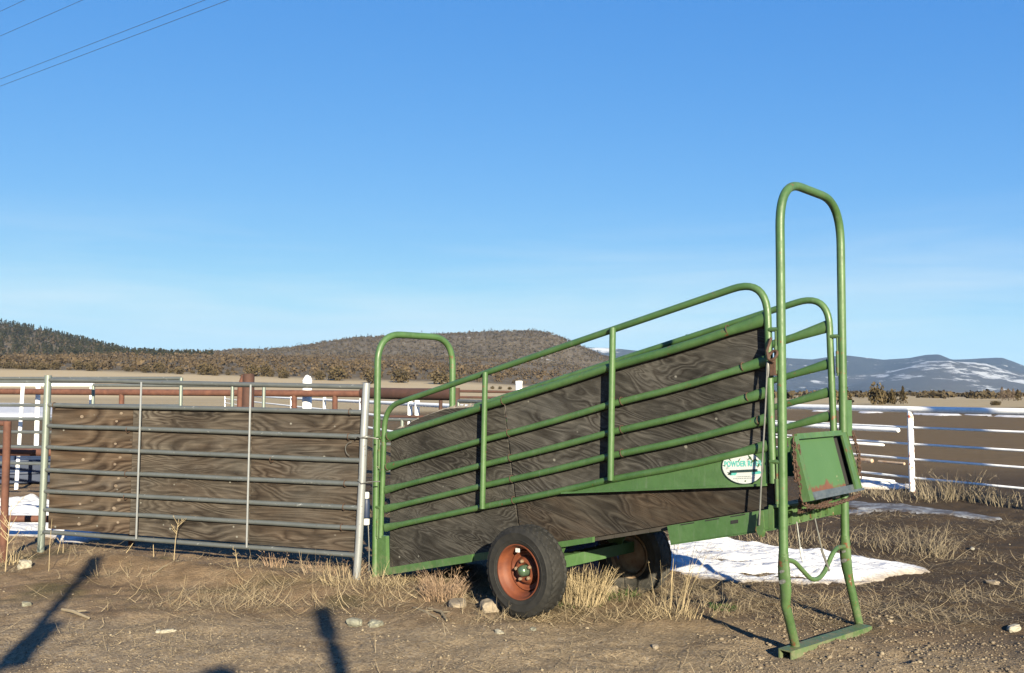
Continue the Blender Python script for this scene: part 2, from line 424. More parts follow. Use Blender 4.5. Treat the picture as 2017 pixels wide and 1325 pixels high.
def text(body, size, loc, mat, parent, rot=0.0, sx=1.0, shear=0.0, bold=0.0):
    cu = bpy.data.curves.new('lettering', 'FONT'); cu.body = body; cu.size = size; cu.align_x = 'CENTER'; cu.align_y = 'CENTER'
    cu.extrude = .0004; cu.offset = bold; cu.shear = shear; cu.space_character = 1.08
    o = bpy.data.objects.new('lettering', cu); COL.objects.link(o); o.location = loc; o.rotation_euler = (PI / 2, -rot, 0); o.scale = (sx, 1, 1)
    cu.materials.append(mat)
    bpy.context.view_layer.update(); me = bpy.data.meshes.new_from_object(o); q = bpy.data.objects.new('lettering', me); COL.objects.link(q)
    q.location = o.location; q.rotation_euler = o.rotation_euler; q.scale = o.scale; bpy.data.objects.remove(o); q.parent = parent; return q
text('POWDER RIVER', .047, (sc[0] + .002, -.0052, sc[1] + .022), M['teal'], near, .075, .72, .05, .0016)
rib = MB()
ca, sa = math.cos(.10), math.sin(.10)
def rot2(x, z, dx=0, dz=0): return (sc[0] + dx + x * ca - z * sa, sc[1] + dz + x * sa + z * ca)
rib.prism([rot2(*q) for q in ((-.088, -.030), (.100, -.030), (.100, -.014), (-.088, -.014))], -.0062, -.0045, 0)
rib.prism([rot2(*q) for q in ((-.110, -.042), (-.080, -.042), (-.080, -.026), (-.110, -.026), (-.098, -.034))], -.0054, -.0042, 0)
rib.prism([rot2(*q) for q in ((-.092, -.046), (-.052, -.046), (-.040, -.031), (-.092, -.031))], -.0050, -.0041, 1)
rib.prism([rot2(*q) for q in ((.060, -.046), (.112, -.044), (.124, -.036), (.112, -.024), (.060, -.031))], -.0050, -.0041, 1)
rib.build('sign_ribbon', [M['ink'], M['teal']], near, False)
sml = MB()
for z, x0, x1 in ((-.058, -.045, .050), (-.069, -.070, .078)):
    x = x0
    while x < x1:
        w = random.uniform(.006, .016); sml.prism([rot2(*q) for q in ((x, z), (min(x + w, x1), z), (min(x + w, x1), z + .0045), (x, z + .0045))], -.0050, -.0041); x += w + .004
sml.build('small_print', M['grey_ink'], near, False)
for (x, z, l, a, wd) in ((.055, .062, .045, -.9, .012), (.075, .045, .05, .7, .012), (.095, .05, .03, -.5, .01), (.045, .055, .03, .6, .006), (-.02, .045, .03, 1.0, .005), (-.085, .045, .025, -.6, .005), (-.125, .005, .02, 0, .006), (.02, -.082, .012, .4, .009), (.11, .02, .03, 1.2, .012)):
    dx, dz = math.cos(a) * l / 2, math.sin(a) * l / 2; nx, nz = -math.sin(a) * wd / 2, math.cos(a) * wd / 2
    MB().prism([(sc[0] + x - dx, sc[1] + z - dz), (sc[0] + x + nx, sc[1] + z + nz), (sc[0] + x + dx, sc[1] + z + dz), (sc[0] + x - nx, sc[1] + z - nz)], -.0068, -.0041).build('paint_scratch', M['green_worn'], near, False)

# ---- arches
ent = MB().tube(fillet([(-1.740, 0, .0), (-1.733, 0, 2.118), (-1.733, W, 2.118), (-1.733, W, .0)], [.27, .27], 12), .030, 16).build('entry_arch', M['green'], chute)
load_arch = MB().tube(fillet([(2.045, 0, .62), (2.062, 0, 2.90), (2.062, W, 2.90), (2.045, W, .62)], [.30, .30], 12), .0275, 16).build('loading_arch', M['green'], chute)
# hinge pins that hold the panels on the arches
for v, o_ in ((0, -1), (W, 1)):
    for uu, zz, arch_u in ((-1.690, 1.20, 1), (-1.700, .60, 1), (2.028, 1.98, -1), (2.020, 1.18, -1)):
        mb = MB(); mb.tube([(uu, v - .012, zz + .0), (uu, v - .012, zz - .27)], .010, 8)
        mb.tube([(uu - .045, v - .012, zz), (uu + .03, v - .012, zz)], .014, 8); mb.tube([(uu, v - .012, zz - .10), (uu, v - .012, zz - .25)], .015, 8)
        mb.build('hinge_pin', M['green_worn'], chute)
# latch hook and its rust at the loading end
mb = MB(); mb.tube([(2.005, -.03, 1.93), (1.985, -.05, 1.85), (2.00, -.06, 1.80), (2.03, -.05, 1.78)], .009, 8)
mb.tube(arc((2.02, -.045, 1.82), .028, 0, 2 * PI, 12, (1, 0, .3), (0, .5, 1))[:-1], .009, 8, closed=True)
mb.box((2.000, -.045, 1.70), (2.03, -.015, 1.80)); mb.build('latch', M['chain'], chute)

# ---- corner post and bottom frame at the low end
mb = MB(); mb.prism([(-1.70, .02), (-1.59, .03), (-1.585, .10), (-1.595, .36), (-1.70, .36)], -.01, .03)
mb.prism([(-1.70, .005), (-.55, .272), (-.55, .330), (-1.585, .092), (-1.70, .075)], -.015, .028)
mb.build('bottom_frame', M['green_plate'], chute)
mb = MB(); mb.prism([(-.55, .272), (.62, .548), (.62, .585), (-.55, .330)], .0, .028); mb.build('bottom_rail', M['green_plate'], chute)
for v0, v1 in ((W - .028, W + .01),):
    MB().prism([(-1.70, .01), (1.95, .82), (1.95, .905), (-1.585, .092), (-1.70, .075)], v0, v1).build('bottom_rail', M['green_plate'], chute)
# plank floor
mb = MB()
for i in range(24):
    u0 = -1.58 + i * .147; z = zb(u0) + .0
    mb.prism([(u0, zb(u0) - .030), (u0 + .143, zb(u0 + .143) - .030), (u0 + .143, zb(u0 + .143) + .004), (u0, zb(u0) + .004)], .05, W - .05)
mb.build('plank_floor', M['dark_under'], chute, False)
# deep channel along the high end
ch = MB()
ch.prism([(1.235, .722), (1.955, .892), (1.955, .768), (1.262, .608)], -.004, .026)
ch.prism([(1.262, .600), (2.03, .780), (2.03, .790), (1.262, .610)], -.004, .10)
chn = ch.build('floor_channel', M['green_plate'], chute, False)
for u in (1.34, 1.52, 1.70): MB().prism([(u, .722 + .236 * (u - 1.235) - .004), (u + .10, .722 + .236 * (u - 1.135) - .004), (u + .10, .722 + .236 * (u - 1.135) - .011), (u, .722 + .236 * (u - 1.235) - .011)], -.006, .0).build('slot', M['black'], chn, False)
ch = MB(); ch.prism([(1.70, .778), (1.752, .790), (1.752, .812), (1.70, .800)], -.006, 0)
ch.build('slot', M['black'], chn, False)
ch = MB(); ch.prism([(1.235, .70), (2.03, .89), (2.03, .78), (1.262, .60)], W - .026, W + .004); ch.build('floor_channel', M['green_plate'], chute, False)
# end crossmember with ribs
mb = MB(); mb.box((1.955, -.005, .775), (1.985, W + .005, .905))
for v in (.05, .20, .36, .50, .62, .74): mb.box((1.985, v, .79), (2.010, v + .014, .90))
mb.box((1.955, 0, .905), (2.04, W, .917)); mb.build('end_crossmember', M['green_worn'], chute, False)
# bracket the cable runs to
mb = MB(); mb.prism([(1.895, .765), (1.925, .725), (1.952, .79), (1.945, .885), (1.920, .875), (1.903, .82)], -.060, -.050)
mb.prism([(1.895, .765), (1.925, .725), (1.935, .755), (1.905, .79)], -.050, -.004); mb.build('cable_bracket', M['green_worn'], chute, False)
MB().tube([(1.985, -.045, 1.78), (1.970, -.052, 1.5), (1.945, -.058, 1.15), (1.925, -.068, .80)], .0055, 8).build('lift_cable', M['steel'], chute)
MB().tube(arc((1.985, -.045, 1.735), .03, 0, 2 * PI, 14, (.25, 0, 0), (0, .1, 1.6))[:-1], .004, 6, closed=True).build('cable_clamp', M['steel'], chute)

# ---- axle and wheels
mb = MB(); mb.box((.200, -.18, .315), (.285, W + .08, .400)); axle = mb.build('axle', M['green_plate'], chute, False)
for v in (.04, W - .12):
    mb = MB(); mb.prism([(.12, .455), (.36, .51), (.300, .402), (.185, .402)], v, v + .012); mb.build('axle_bracket', M['green_plate'], chute, False)
for v in (.60, .66):
    MB().tube([(.194, v, .305), (.194, v, .41)], .006, 8).build('axle_bolt', M['steel'], axle)

def wheel(cy, sgn, tyre_mat, rim_mat, cz=.346):
    c = (.243, cy, cz)
    WS = .93
    q = lambda lst: [(r * WS, y * -sgn) for r, y in lst]
    # tyre: sidewalls bulge, shoulders round into the tread
    prof = [(.196, .072), (.205, .083), (.222, .0905), (.236, .0935), (.238, .0965), (.243, .0965), (.245, .095), (.262, .0965), (.280, .0955), (.286, .0975), (.291, .0975), (.294, .0935), (.304, .0905), (.318, .084), (.327, .078)]
    tread_y = [.078, .072, .066, .060, .050, .044, .030, .024, .008, .002, -.002, -.008, -.024, -.030, -.044, -.050, -.060, -.066, -.072, -.078]
    tr = [.330 + .018 * (1 - (abs(y) / .085) ** 2.2) for y in tread_y]
    full = prof + list(zip(tr, tread_y)) + [(r, -y) for r, y in prof[::-1]]
    n0 = len(prof); n1 = n0 + len(tread_y)
    def mod(j, k):
        if n0 <= j < n1:
            y = tread_y[j - n0]; ph = int(k + (3 if y > 0 else 0) + abs(y) * 60)
            g = 0
            if abs(abs(y) - .047) < .004 or abs(abs(y) - .005) < .004 or abs(abs(y) - .027) < .004: g = -.010
            if ph % 4 == 0: g -= .009
            return g
        if (n0 - 2 <= j < n0 or n1 <= j < n1 + 2) and k % 4 < 2: return -.0045
        return 0
    w = MB().lathe(q(full), c, 144, mod=mod).build('wheel', tyre_mat, chute)
    # rim: flange, stepped barrel, dished disc
    rp = [(.190, .058), (.200, .074), (.2075, .088), (.2065, .092), (.199, .091), (.193, .080), (.187, .062), (.180, .050), (.172, .044), (.163, .022), (.158, -.004), (.156, -.030), (.156, -.060)]
    MB().lathe(q(rp), c, 72).build('rim', rim_mat, w)
    dp = [(.156, -.004), (.146, .006), (.136, .004), (.128, -.012), (.112, -.016), (.096, .010), (.084, .022), (.066, .024), (.052, .016), (.046, .006), (.040, -.01)]
    MB().lathe(q(dp), c, 72).build('wheel_disc', rim_mat, w)
    hp = [(.044, -.01), (.042, .045), (.036, .056), (.024, .066), (.010, .071), (.0005, .072)]
    MB().lathe(q(hp), c, 32).build('hub_cap', M['hub'], w)
    for i in range(5):
        a = 2 * PI * i / 5 + .5; x, z = c[0] + .066 * math.cos(a), c[2] + .066 * math.sin(a)
        MB().tube([(x, cy - sgn * .018, z), (x, cy - sgn * .040, z), (x, cy - sgn * .046, z)], [.0125, .0125, .007], 6).build('lug_nut', M['nut'], w)
    return w
M['hub'] = simple('green_hub_metal', (.10, .20, .10), (.20, .30, .20), 12, .25, .05, metal=.6)
M['nut'] = simple('tan_lug_nut', (.20, .13, .08), (.32, .22, .14), 30, .7)
wn = wheel(-.275, 1, M['rubber'], M['rim'])
wf = wheel(W + .135, -1, M['rubber_old'], M['rim_old'], .285)
MB().box((.195, -.335, .475), (.225, -.322, .502)).build('valve_tag', M['white_plastic'], wn, False)
# inner face of the far wheel shows a dished rusty disc
MB().lathe([(.19, -.075), (.160, -.06), (.150, -.02), (.10, -.015), (.05, -.03), (.001, -.03)], (.243, W + .135, .285), 48).build('rim_back', M['rim_old'], wf)

# ---- support legs under the loading arch, with the flattened pivots
for v, fu, fv in ((0.0, 2.000, .235), (W, 2.070, 1.065)):
    u0 = 2.045
    L = MB()
    pts = [(u0, v, .64), (u0 - .002, v + .004, .56), (u0 - .002, v + .008, .50), (u0, v + .02, .42), (u0 - .002 + (fu - u0) * .3, v + .045, .33)]
    pts = [Vector(p) for p in pts]; end = Vector((fu, fv, .035))
    pts += [pts[-1].lerp(end, t) for t in (.33, .66, 1)]
    ra = [.029, .021, .019, .021, .029, .0285, .0285, .0285]; rb = [.029, .037, .039, .036, .029, .0285, .0285, .0285]
    leg = L.tube(pts, ra, 14, r2=rb).build('support_leg', M['green_worn'], chute)
    mb = MB(); mb.tube([(u0 + .002, v - .045, .475), (u0 + .002, v + .06, .475)], .013, 8); mb.tube([(u0 + .002, v - .045, .535), (u0 + .002, v + .06, .535)], .009, 8)
    mb.build('pivot_bolt', M['steel'], leg)
# foot: angle iron lying on the ground
fd = Vector((2.128 - 1.984, 1.10 - .11, 0)); fl = fd.length; fd.normalize(); fnm = Vector((fd.y, -fd.x, 0)); base = Vector((1.990, .10, 0))
def P_(a, b, z): return base + fd * a + fnm * b + Vector((0, 0, z))
def slab(mb, a0, a1, b0, b1, z0, z1):
    mb.add([P_(a, b, z) for z in (z0, z1) for a, b in ((a0, b0), (a1, b0), (a1, b1), (a0, b1))], [(0, 3, 2, 1), (4, 5, 6, 7), (0, 1, 5, 4), (1, 2, 6, 5), (2, 3, 7, 6), (3, 0, 4, 7)])
mb = MB(); slab(mb, 0, fl - .06, -.040, .050, .034, .042); slab(mb, .0, fl - .06, .042, .050, -.03, .034); slab(mb, 0, fl - .06, -.040, -.032, -.03, .034)
mb.build('foot_plate', M['green_worn'], chute, False)
# bent linkage bar hanging between the legs
MB().tube(fillet([(2.05, -.02, .60), (2.06, .10, .585), (2.07, .34, .425), (2.07, .50, .435), (2.065, .70, .585), (2.05, W + .02, .565)], [.06, .10, .10, .10], 7), .0145, 12).build('linkage_bar', M['green_worn'], chute)
mb = MB(); mb.tube([(2.085, .56, .46), (2.06, .50, .60)], .006, 6); mb.tube([(2.085, .55, .48), (2.06, .50, .62), (2.04, .46, .80)], .005, 6); mb.build('brake_rod', M['steel'], chute)
MB().tube([(2.03, .22, .80), (2.06, .20, .64), (2.065, .205, .585)], .005, 6).build('pull_cord', M['steel'], chute)
MB().tube([(2.06, .200, .650), (2.066, .203, .60), (2.072, .210, .565)], .008, 8).build('cord_handle', M['white_plastic'], chute)
# bracket plate on the far arch leg
mb = MB(); mb.box((2.03, W + .030, 1.30), (2.05, W + .155, 1.545)); mb.box((2.02, W + .05, 1.285), (2.035, W + .09, 1.33)); mb.build('bracket_plate', M['green_plate'], chute, False)

# ---- folded loading flap: a tray with flanges hanging on the arch
ft, fb = Vector((2.070, 0, 1.318)), Vector((2.160, 0, .958))
dv = (fb - ft); fn_ = Vector((-dv.z, 0, dv.x)).normalized()          # outward normal (+u, slightly up)
if fn_.x < 0: fn_ = -fn_
def FP(t, v, o): return ft + dv * t + fn_ * o + Vector((0, v, 0))
def fslab(mb, t0, t1, v0, v1, o0, o1):
    mb.add([FP(t, v, o) for o in (o0, o1) for t, v in ((t0, v0), (t1, v0), (t1, v1), (t0, v1))], [(0, 3, 2, 1), (4, 5, 6, 7), (0, 1, 5, 4), (1, 2, 6, 5), (2, 3, 7, 6), (3, 0, 4, 7)])
mb = MB(); fslab(mb, 0, 1, .085, .675, 0, .008); 
k = NT('flap_paint'); p = k.coord()
c = k.mix(k.noise(p, 5, 4), (.060, .145, .042), (.088, .185, .062))
zz = k.n('ShaderNodeSeparateXYZ'); k.l(p, zz.inputs[0])
m_ = k.math('ADD', k.math('MULTIPLY_ADD', zz.outputs[2], -7.0, 7.72), k.math('MULTIPLY_ADD', k.noise(p, 9, 5, .7), 1.7, -.95))
c = k.mix(k.ramp(m_, [(.42, 0.0), (.55, 1.0)]), c, k.mix(k.noise(p, 30, 3), (.10, .035, .016), (.23, .095, .045)))
c = k.mix(k.ramp(k.noise(p, 17, 4, .6), [(.68, 0.0), (.70, 1.0)]), c, (.40, .36, .22))
k.color(c, ALB); k.rough(.5); k.bump(k.noise(p, 25, 4), .15, .004); M['flap'] = k.m
flap = mb.build('loading_flap', M['flap'], chute, False)
mb = MB(); fslab(mb, -.02, 1.03, .030, .0845, -.004, .045); mb.build('side_flange', M['green_worn'], flap, False)
mb = MB(); fslab(mb, -.02, 1.03, .752, .825, .026, .040); fslab(mb, -.02, 1.03, .8255, .833, -.05, .046); mb.build('side_flange', M['green_worn'], flap, False)
mb = MB(); fslab(mb, -.06, .03, .085, .755, .0085, .040); mb.build('top_flange', M['green'], flap, False)
mb = MB(); fslab(mb, .03, .89, .6755, .82, -.035, -.012); mb.build('gap_shade_bar', M['black'], flap, False)  # black bar added behind the gap to make its dark shade
mb = MB(); fslab(mb, .90, 1.03, .085, .755, .0085, .024); fslab(mb, .99, 1.03, .085, .84, .024, .055); mb.build('bottom_lip', M['bluish_steel'], flap, False)

# ---- chains
def chain(pts, name, mat, pitch=.026, r=.0045):
    pts = [Vector(p) for p in pts]; L = [0]
    for a, b in zip(pts, pts[1:]): L.append(L[-1] + (b - a).length)
    n = int(L[-1] / pitch); mb = MB()
    for i in range(n):
        s = (i + .5) * pitch; j = max(k for k in range(len(L) - 1) if L[k] <= s); t = (s - L[j]) / (L[j + 1] - L[j])
        c = pts[j].lerp(pts[j + 1], t); d = (pts[j + 1] - pts[j]).normalized()
        o = Vector((0, 1, 0)) if abs(d.y) < .8 else Vector((1, 0, 0)); w = d.cross(o).normalized(); o = w.cross(d)
        side = w if i % 2 else o
        mb.tube([c + d * (.021 * math.cos(a)) + side * (.011 * math.sin(a)) for a in [2 * PI * q / 8 for q in range(8)]], r, 5, closed=True)
    return mb.build(name, mat, chute)
chain([(2.10, .045, 1.335), (2.135, .030, 1.12), (2.15, .035, .97), (2.165, .05, .925), (2.175, .20, .905), (2.175, .45, .900), (2.18, .70, .912), (2.17, .88, .925)], 'chain', M['chain'])
chain([(2.11, .030, 1.32), (2.115, .02, 1.20), (2.12, .025, 1.08), (2.13, .045, 1.20), (2.13, .05, 1.30)], 'chain', M['chain'])
chain([(2.14, .05, .985), (2.10, .10, .880), (2.07, .30, .868), (2.06, .55, .885), (2.05, .72, .905)], 'chain', M['chain'], .026, .0045)
chain([(2.11, .93, 1.33), (2.145, .935, 1.18), (2.15, .93, 1.02)], 'chain', M['chain'])

# ================================================================== THE GALVANISED GATE
GA = math.atan2(-.35211508, .93595672)
gate = thing('pipe_gate', (-4.6803, 9.1875, 0), GA, 'long galvanised pipe gate backed with brown plywood, left of the chute', 'gate')
def bar(pts, r, name, mat, parent, seg=10): return MB().tube(pts, r, seg).build(name, mat, parent)
bar([(-.001, 0, -.05), (.028, 0, 1.768)], .034, 'gate_post', M['galv_green'], gate, 14)
o = bar([(3.575, 0, -.05), (3.600, 0, .30), (3.625, .004, .9), (3.640, -.004, 1.25), (3.659, 0, 1.678)], .033, 'gate_post', M['galv_bright'], gate, 14)
GR = [(.03, 1.722, 3.659, 1.644), (.02, 1.473, 3.652, 1.425), (.015, 1.265, 3.644, 1.216), (.01, 1.053, 3.637, 1.012), (.006, .826, 3.629, .812), (-.005, .615, 3.621, .609), (-.011, .434, 3.603, .436), (-.009, .214, 3.591, .205)]
for a, b, c_, d in GR:
    pts = []
    for i in range(9):
        t = i / 8; pts.append((a + (c_ - a) * t, 0, b + (d - b) * t + random.uniform(-.003, .003) * (0 < i < 8)))
    bar(pts, .0215, 'rail', M['galv'], gate, 12)
for a, b in (((1.236, 1.695), (1.220, .215)), ((2.485, 1.668), (2.471, .21))):
    bar([(a[0], -.030, a[1]), (b[0], -.030, b[1])], .0095, 'strap', M['galv_bright'], gate, 8)
# plywood backing
yp0, yp1 = .026, .042
M1 = MB(); M1.prism([(.060, .245), (1.081, .245), (1.092, 1.466), (.066, 1.466)], yp0, yp1)
for row in range(1, 7):
    for bx, dz in ((.47, .095), (.90, .06), (.93, .135)):
        if random.random() < .85:
            x = bx + random.uniform(-.02, .02); z = row * .2095 + dz + random.uniform(-.01, .01); a = random.uniform(.013, .019)
            if z > 1.45: continue
            M1.prism([(x + a * 1.2 * math.cos(2 * PI * q / 12), z + a * .8 * math.sin(2 * PI * q / 12)) for q in range(12)], yp0 - .0015, yp0 + .003, 1)
M1.build('plywood_sheet', [M['ply_g1'], M['plug']], gate, False)
MB().prism([(1.084, .240), (2.452, .239), (2.466, 1.428), (1.095, 1.462)], yp0 + .002, yp1 + .004).build('plywood_sheet', M['ply_g2'], gate, False)
MB().prism([(2.456, .232), (3.57, .230), (3.625, 1.402), (2.470, 1.436)], yp0 + .001, yp1 + .002).build('plywood_sheet', M['ply_g3'], gate, False)
for i, (x, z) in enumerate(((3.50, 1.43), (3.49, 1.215), (3.46, .812), (3.45, .609), (3.43, .436), (1.06, 1.24), (1.055, .82), (1.05, .60), (.12, 1.47), (2.7, 1.0))):
    ring = arc((x, 0, z), .027, 0, 2 * PI, 10, (0, 1, 0), (0, 0, 1))[:-1]
    bar(ring, .004, 'tie_wire', M['chain'], gate, 6)
mb = MB(); mb.tube(arc((3.66, .0, 1.215), .042, 0, 2 * PI, 12, (1, 0, .2), (0, 1, 0))[:-1], .005, 6, closed=True); mb.tube([(3.57, -.03, 1.20), (3.60, -.04, 1.22), (3.645, -.038, 1.205), (3.71, -.03, 1.215), (3.78, 0, 1.20)], .005, 6)
mb.tube(arc((3.53, -.02, 1.11), .06, -1.4, 1.4, 8, (-1, 0, .2), (.2, 0, 1)), .003, 5); mb.build('tie_wire', M['steel'], gate)
mb = MB(); mb.tube([(3.60, -.03, .85), (3.64, -.04, .82), (3.70, -.03, .835), (3.80, 0, .84)], .005, 6); mb.build('tie_wire', M['steel'], gate)

# small blue and white jug wedged between the gate and the chute
jug = thing('plastic_jug', (-1.262, 7.995, .0), GA, 'small blue plastic jug with white cap wedged behind the bright gate post', 'jug')
mb = MB(); mb.lathe([(.001, 0), (.027, .0), (.031, .012), (.031, .12), (.028, .15), (.020, .165), (.001, .165)], (0, 0, 0), 20)
for v_ in mb.v: v_.x, v_.y, v_.z = v_.x, v_.z, .515 + v_.y
mb.build('jug_body', M['blue_tank'], jug)
mb = MB(); mb.lathe([(.001, .166), (.023, .166), (.025, .175), (.025, .212), (.018, .220), (.001, .220)], (0, 0, 0), 16)
for v_ in mb.v: v_.x, v_.y, v_.z = v_.x, v_.z, .515 + v_.y
mb.build('cap', M['white_plastic'], jug)
mb = MB(); mb.lathe([(.001, -.06), (.028, -.06), (.030, -.05), (.030, -.012), (.001, -.003)], (0, 0, 0), 16)
for v_ in mb.v: v_.x, v_.y, v_.z = v_.x, v_.z, .515 + v_.y
mb.build('base', M['white_plastic'], jug)
bar([(.02, .0, .455), (.025, .01, .25), (.02, .02, .05)], .004, 'cord', M['steel'], jug, 6)

# ================================================================== RUSTY PIPE FENCES BEHIND THE GATE
def pipe_fence(name, label, cat, rails, posts, mat, group=None, postmat=None):
    """rails: (p0, p1, r); posts: (x, y, ztop, r)"""
    bx, by = posts[0][0], posts[0][1]
    t = thing(name, (bx, by, 0), 0, label, cat, group); o_ = Vector((bx, by, 0))
    for p0, p1, r in rails: bar([Vector(p0) - o_, Vector(p0).lerp(Vector(p1), .5) - o_ + Vector((0, 0, random.uniform(-.008, .002))), Vector(p1) - o_], r, 'rail', mat, t, 12)
    for x, y, zt, r in posts: bar([Vector((x, y, gz(x, y) - .15)) - o_, Vector((x, y, zt)) - o_], r, 'post', postmat or mat, t, 12)
    return t

# rust post beside the gate's hinge post, with its own low rails behind it
pipe_fence('rusty_fence', 'low rusty pipe fence with short round post beside the gate hinge post', 'fence',
           [((-7.6, 9.05, 1.285), (-4.76, 8.66, 1.305), .026), ((-7.5, 9.75, .985), (-3.9, 9.62, .965), .040), ((-7.5, 9.62, .30), (-3.9, 9.50, .29), .036)],
           [(-4.76, 8.655, 1.325, .034), (-3.95, 9.60, 1.12, .034), (-7.5, 9.62, 1.3, .034)], M['rust'])
# long rail at eye height further back
a0, a1 = at_depth(-420, 768, 18.3), at_depth(722, 775.5, 15.0)
posts = []
for px in (-200, 240, 580, 660):
    t = (px + 420) / (722 + 420.0); Y = 1 / ((1 - t) / 18.3 + t / 15.0); q = at_depth(px, 772, Y); posts.append((q.x, q.y, 1.58, .045))
pipe_fence('long_rusty_fence', 'long rust brown pipe fence at eye height running behind the gate', 'fence', [(a0, a1, .056)], posts, M['rust'])
q0 = at_depth(-350, 905, 17.2); q1 = at_depth(130, 898, 16.6)
# big pipe seen between the entry arch legs
b0, b1 = at_depth(715, 773.5, 14.6), at_depth(893, 776.5, 13.2)
e = at_depth(899, 800, 13.15)
pipe_fence('thick_rusty_pipe', 'thick rust brown pipe rail seen through the entry arch', 'fence', [(b0, b1, .088), (at_depth(905, 770, 13.2), at_depth(1150, 773, 14.5), .020), (at_depth(905, 782, 13.2), at_depth(1150, 784, 14.5), .017), (at_depth(760, 820, 13.6), at_depth(1000, 820, 13.3), .02)],
           [(e.x, e.y, 1.66, .05), (at_depth(716, 800, 14.6).x, 14.62, 1.5, .05), (at_depth(868, 800, 14.9).x, 14.9, 1.55, .03)], M['rust_dark'])
e = at_depth(489, 780, 14.2)
bp = thing('rusty_post', (e.x, e.y, 0), 0, 'stout rusty round post rising above the middle of the gate', 'post')
MB().tube([(0, 0, -.1), (0, 0, 1.885)], .090, 16).build('post', M['rust_dark'], bp)
MB().tube([(-.155, .02, -.1), (-.125, .02, 1.70), (-.085, .02, 1.86)], [.05, .05, .035], 12).build('brace', M['rust'], bp)
# galvanised corral panels
def corral_panel(x0, y0, x1, y1, zs, verts, label, r=.024):
    t = thing('corral_panel', (x0, y0, 0), 0, label, 'corral panel', 'galvanised corral panels behind the gate'); o_ = Vector((x0, y0, 0))
    d = Vector((x1 - x0, y1 - y0, 0))
    for z in zs: bar([(0, 0, z), d + Vector((0, 0, z - .01))], r, 'rail', M['galv'], t, 10)
    for f in verts: bar([d * f + Vector((0, 0, -.05)), d * f + Vector((0, 0, max(zs)))], r, 'panel_post', M['galv_green'], t, 10)
    return t
p0 = at_depth(-330, 743, 13.6); p1 = at_depth(357, 745, 12.6)
corral_panel(p0.x, p0.y, p1.x, p1.y, (1.80, 1.755, 1.42, 1.225, 1.04, .83, .60), (0, .35, 1.0), 'grey galvanised corral panel with pale top rail, behind the gate hinge post')
p0 = at_depth(184, 760, 13.4); p1 = at_depth(520, 760, 13.0)
corral_panel(p0.x, p0.y, p1.x, p1.y, (1.72 - .02, 1.32, 1.0, .6), (0, .82, 1.0), 'galvanised corral panel showing above the middle of the gate')
p0 = at_depth(738, 824, 12.4); p1 = at_depth(960, 828, 12.0)
corral_panel(p0.x, p0.y, p1.x, p1.y, (1.235, .90, .55), (0, .25, 1.0), 'galvanised panel rails seen under the bend of the chute top rail')
p0 = at_depth(903, 791, 11.6); p1 = at_depth(990, 790, 11.0)
corral_panel(p0.x, p0.y, p1.x, p1.y, (1.487, 1.1), (0, 1), 'short galvanised panel just right of the far entry arch leg')

# blue stock tank
tk = at_depth(20, 950, 16.2)
tank = thing('stock_tank', (tk.x - .6, 16.4, 0), 0, 'long shade-darkened blue stock tank on the ground behind the rusty post', 'tank')
def oval_ring(a, b, z, n=40): return [(a * math.cos(2 * PI * k / n), b * math.sin(2 * PI * k / n), z) for k in range(n)]
rings = [oval_ring(1.42, .52, 0), oval_ring(1.47, .56, .03), oval_ring(1.48, .57, .17), oval_ring(1.51, .60, .19), oval_ring(1.51, .60, .215), oval_ring(1.48, .57, .235), oval_ring(1.50, .59, .40), oval_ring(1.46, .55, .40), oval_ring(1.44, .53, .10)]
v = [p for r_ in rings for p in r_]; f = [(i * 40 + k, i * 40 + (k + 1) % 40, (i + 1) * 40 + (k + 1) % 40, (i + 1) * 40 + k) for i in range(len(rings) - 1) for k in range(40)]
f.append(tuple(range(39, -1, -1))); f.append(tuple(8 * 40 + k for k in range(40)))
MB().add(v, f).build('tank_body', M['blue_tank'], tank)
bar(oval_ring(1.48, .57, .405), .022, 'rolled_rim', M['blue_tank'], tank, 8) if False else MB().tube(oval_ring(1.48, .57, .405), .022, 8, closed=True).build('rolled_rim', M['blue_tank'], tank)

# blue drum lying behind the axle
dr = thing('plastic_drum', (.66, 8.05, .26), R(-38), 'blue plastic drum lying on the ground behind the chute axle', 'drum')
mb = MB(); prof = [(.001, -.45), (.235, -.45), (.255, -.43), (.26, -.30), (.268, -.17), (.268, -.13), (.26, -.12), (.26, .12), (.268, .13), (.268, .17), (.26, .30), (.255, .43), (.235, .45), (.001, .45)]
mb.lathe(prof, (0, 0, 0), 36)
for v_ in mb.v: v_.x, v_.y = v_.y, -v_.x
mb.build('drum_body', M['blue'], dr)
mb = MB(); mb.tube([(.445, .10, .10), (.465, .10, .10)], .03, 12); mb.build('bung', M['white_plastic'], dr)

# ================================================================== WHITE PIPE FENCES
# right-hand field fence
P0w, P1w, P2w = Vector((5.30, 17.6, 0)), Vector((6.385, 14.70, 0)), Vector((7.55, 12.55, 0))
rl = []
for z, r in ((1.322, .050), (1.035, .018), (.77, .018), (.53, .018), (.235, .018)):
    pw = P0w - (P1w - P0w) * 2.0
    rl.append((pw + Vector((0, 0, z)), P1w + Vector((0, 0, z)), r)); rl.append((P1w + Vector((0, 0, z)), P2w + (P2w - P1w) * 1.5 + Vector((0, 0, z)), r))
pw = P0w - (P1w - P0w) * 1.0; p3 = P2w + (P2w - P1w) * .6
wf_ = pipe_fence('field_fence', 'white pipe fence with thick top rail and chipped post, right of the chute', 'fence', rl, [(P1w.x, P1w.y, 1.30, .047), (pw.x, pw.y, 1.30, .056), (p3.x + 1, p3.y - 1.6, 1.30, .056)], M['white'], None, M['white_rusty'])
